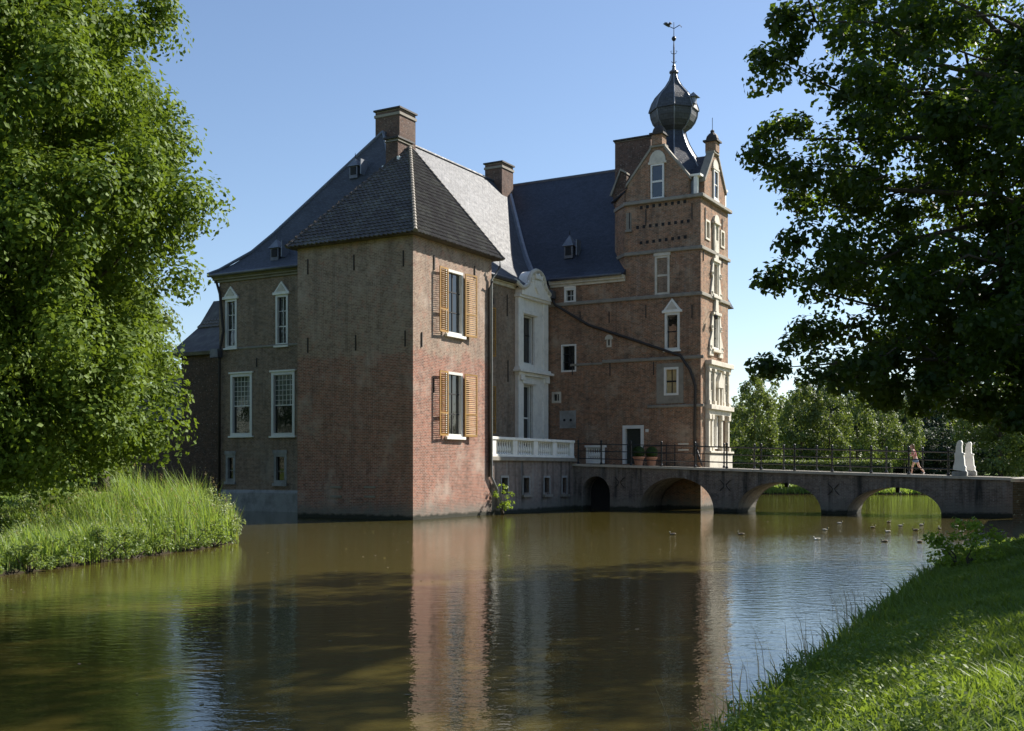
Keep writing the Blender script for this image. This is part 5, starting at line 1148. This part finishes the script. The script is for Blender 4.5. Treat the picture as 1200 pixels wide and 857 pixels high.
# ------------------------------------------------------------------ potted box balls
for (x, lb, v_) in ((748.5, 'clipped box ball in a terracotta pot beside the tower door', 17.9), (763.5, 'right-hand clipped box ball in a terracotta pot on the bridge', 18.5)):
    u_, _z = on_v(v_, x, 544); zb = float(deck_z(u_)); o = castle_thing('potted_box', lb, 'potted plant', u_, v_, zb, 'potted box balls on the bridge')
    mb = MB(); mb.lathe((u_, v_, zb), [(.22, 0), (.23, .03), (.31, .42), (.36, .44), (.36, .52), (.30, .52), (.28, .46)], 16); mb.build('pot', M['terracotta'], o, smooth=False)
    n = 1500; dd = NG.normal(size=(n, 3)); dd /= np.linalg.norm(dd, axis=1, keepdims=True)
    C = np.array((0, 0, .78))+dd*.34*(1+NG.normal(size=(n, 1))*.04); leaf_mesh('box_ball', C, dd+NG.normal(size=(n, 3))*.4, .07, M['box'], o)
    mb = MB(); mb.lathe((u_, v_, zb+.45), [(.05, 0), (.2, .1), (.3, .3), (.2, .5), (.05, .6)], 10); mb.build('stem', M['box'], o)

# ------------------------------------------------------------------ ducks
M['duck'] = plain('duck', (.20, .16, .12), .7, 0, .3, .35, 12); M['duck_pale'] = plain('duck_pale', (.55, .52, .47), .7, 0, .3, .15, 12); M['duck_head'] = plain('duck_head', (.03, .05, .03), .4); M['bill'] = plain('bill', (.55, .42, .08), .5); M['white_feather'] = plain('white_feather', (.8, .79, .75), .7, var=.05)
def duck(x, y, rz, label, kind=0, head=0):
    o = empty('duck', label, 'duck', (x, y, 0), rz, 'ducks swimming by the bridge'); o.scale = (.48,)*3
    pts = [(-.27, 0, .10), (-.22, 0, .085), (-.14, 0, .06), (-.02, 0, .05), (.1, 0, .055), (.165, 0, .09), (.185, 0, .15), (.19, 0, .20), (.215, 0, .235), (.25, 0, .235), (.275, 0, .225), (.33, 0, .215)]
    rs = [.012, .05, .09, .105, .095, .07, .038, .036, .046, .04, .018, .012]
    mb = MB(); n = 10; k = len(pts); vs = []
    for i, p in enumerate(pts):
        dx = pts[min(i+1, k-1)][0]-pts[max(i-1, 0)][0]; dz = pts[min(i+1, k-1)][2]-pts[max(i-1, 0)][2]; L = math.hypot(dx, dz); nx_, nz_ = -dz/L, dx/L
        for j in range(n): t_ = 2*pi*j/n; vs.append((p[0]+nx_*rs[i]*sin(t_)*.8, rs[i]*cos(t_), p[2]+nz_*rs[i]*sin(t_)*.8))
    mb.v = vs
    for i in range(k-1):
        for j in range(n): mb.f.append((i*n+j, i*n+(j+1) % n, (i+1)*n+(j+1) % n, (i+1)*n+j)); mb.m.append(1 if (i == 0 or i >= 9) and False else (3 if i >= 9 else (2 if 6 <= i < 9 else (0 if i not in (0,) else 1))))
    mb.f += [tuple(range(n)), tuple((k-1)*n+j for j in range(n))]; mb.m += [1, 3]
    mats = [M['duck'] if kind == 0 else (M['duck_pale'] if kind == 1 else M['white_feather']), M['duck_pale'], M['duck_head'] if kind != 2 else M['white_feather'], M['bill']]
    mb.build('body', mats, o, smooth=True)
    for sg in (-1, 1):
        w_ = MB(); w_.tube([(-.25, sg*.03, .125), (-.12, sg*.085, .115), (.02, sg*.1, .1), (.09, sg*.08, .085)], [.008, .035, .045, .02], 6); w_.build('wing', M['duck_pale'] if kind else M['duck'], o, smooth=True)
    return o
def wpos(x, y): Y = EYE*FPX/(y-550); return (x-600)/FPX*Y, Y
dk = [(788, 627, 2.9, 'brown duck alone on the dark water left of the others', 0), (868, 627, 3.0, 'dark duck swimming left with a faint wake', 0), (957, 633, 3.3, 'white duck trailing a long bright wake', 2), (967, 622, .2, 'pale duck just above the white one', 1),
      (984, 614, .1, 'pair-side duck nearest the middle pier of the bridge', 1), (1023, 619, .3, 'dark duck in front of the right-hand pier', 0), (1040, 624, 3.2, 'pale-backed duck below the right-hand arch', 1), (1055.5, 617, .1, 'white-flanked duck in the middle of the right arch', 1), (1041.5, 612.5, .5, 'small duck close under the right-hand arch', 0),
      (1072.5, 622, 3.0, 'duck swimming left below the right arch', 0), (1080, 616, .2, 'pale duck at the right foot of the arch', 1), (1101, 620.5, 1.5, 'small dark duck turned away near the plain wall', 0), (1122, 618, .1, 'white-sided duck in front of the plain bridge wall', 1), (1128, 624.5, .2, 'white-sided duck just below the one by the plain wall', 1),
      (1147, 619, .1, 'last pale duck toward the quay wall', 1), (1036, 635.5, 3.1, 'dark duck on the rippled water, closest to the camera', 0), (1078, 636, .4, 'low dark duck to the right on the rippled water', 0)]
for x, y, rz, lb, kd in dk: X_, Y_ = wpos(x, y); duck(X_, Y_, rz, lb, kd)

# ------------------------------------------------------------------ woman walking on the bridge
M['skin'] = plain('skin', (.55, .33, .24), .6, var=.05); M['denim'] = plain('denim', (.10, .15, .26), .8); M['top'] = plain('top', (.42, .13, .13), .8); M['hair'] = plain('hair', (.16, .09, .05), .6); M['shoe'] = plain('shoe', (.6, .58, .55), .6)
pu, _ = on_v(18.2, 1073, 553); pz = float(deck_z(pu))-.02
per = castle_thing('person', 'woman in a red top and denim shorts striding across the bridge', 'person', pu, 18.2, pz)
def skin(name, V_, E_, Rr, mat, parent):
    me = bpy.data.meshes.new(name); me.from_pydata(V_, E_, []); o = bpy.data.objects.new(name, me); link(o, parent); me.materials.append(mat)
    sk = o.modifiers.new('s', 'SKIN'); sk.use_smooth_shade = True; ss = o.modifiers.new('b', 'SUBSURF'); ss.levels = ss.render_levels = 2
    for i, r in enumerate(Rr): me.skin_vertices[0].data[i].radius = (r, r) if not isinstance(r, tuple) else r
    me.skin_vertices[0].data[0].use_root = True; return o
S_ = .93
J = {'pel': (0, 0, .88), 'wa': (-.05, 0, 1.03), 'ch': (-.11, 0, 1.25), 'nk': (-.17, 0, 1.41), 'nk2': (-.19, 0, 1.47), 'h1': (-.215, 0, 1.53), 'h2': (-.23, 0, 1.62), 'h3': (-.22, 0, 1.69),
     'hl': (-.02, -.09, .84), 'kl': (-.16, -.09, .46), 'al': (-.2, -.09, .08), 'tl': (-.33, -.09, .03), 'hr': (.03, .09, .84), 'kr': (.16, .09, .47), 'ar': (.44, .09, .16), 'tr': (.38, .09, .03),
     'sl': (-.13, -.17, 1.36), 'el': (-.03, -.22, 1.12), 'wl': (-.26, -.17, 1.08), 'fl': (-.34, -.14, 1.1), 'sr': (-.13, .17, 1.36), 'er': (-.1, .22, 1.1), 'wr': (-.33, .16, 1.14), 'fr': (-.4, .13, 1.17)}
ks = list(J); ix = {k: i for i, k in enumerate(ks)}
ed = [('pel', 'wa'), ('wa', 'ch'), ('ch', 'nk'), ('nk', 'nk2'), ('nk2', 'h1'), ('h1', 'h2'), ('h2', 'h3'), ('pel', 'hl'), ('hl', 'kl'), ('kl', 'al'), ('al', 'tl'), ('pel', 'hr'), ('hr', 'kr'), ('kr', 'ar'), ('ar', 'tr'), ('nk', 'sl'), ('sl', 'el'), ('el', 'wl'), ('wl', 'fl'), ('nk', 'sr'), ('sr', 'er'), ('er', 'wr'), ('wr', 'fr')]
rd = {'pel': .14, 'wa': .11, 'ch': .13, 'nk': .06, 'nk2': .05, 'h1': .075, 'h2': .1, 'h3': .07, 'hl': .09, 'hr': .09, 'kl': .058, 'kr': .058, 'al': .036, 'ar': .036, 'tl': .03, 'tr': .03, 'sl': .055, 'sr': .055, 'el': .038, 'er': .038, 'wl': .027, 'wr': .027, 'fl': .03, 'fr': .03}
o = skin('body', [tuple(c*S_ for c in J[k]) for k in ks], [(ix[a], ix[b]) for a, b in ed], [rd[k]*S_ for k in ks], M['skin'], per)
skin('top', [tuple(c*S_ for c in p) for p in ((-.02, 0, .98), (-.06, 0, 1.08), (-.11, 0, 1.25), (-.155, 0, 1.37), (-.13, -.14, 1.36), (-.13, .14, 1.36))], [(0, 1), (1, 2), (2, 3), (3, 4), (3, 5)], [.13*S_, .125*S_, .145*S_, .09*S_, .065*S_, .065*S_], M['top'], per)
skin('shorts', [tuple(c*S_ for c in p) for p in ((-.01, 0, .97), (0, 0, .88), (-.03, -.09, .82), (-.09, -.09, .66), (.04, .09, .82), (.1, .09, .66))], [(0, 1), (1, 2), (2, 3), (1, 4), (4, 5)], [.13*S_, .155*S_, .105*S_, .1*S_, .105*S_, .1*S_], M['denim'], per)
skin('hair', [tuple(c*S_ for c in p) for p in ((-.2, 0, 1.70), (-.15, 0, 1.66), (-.12, 0, 1.56), (-.08, 0, 1.44))], [(0, 1), (1, 2), (2, 3)], [.085*S_, .1*S_, .08*S_, .035*S_], M['hair'], per)
for a_, b_ in (((-.17, -.09, .05), (-.36, -.09, .04)), ((.46, .09, .14), (.39, .09, .03))): skin('shoe', [tuple(c*S_ for c in a_), tuple(c*S_ for c in b_)], [(0, 1)], [.05, .045], M['shoe'], per)
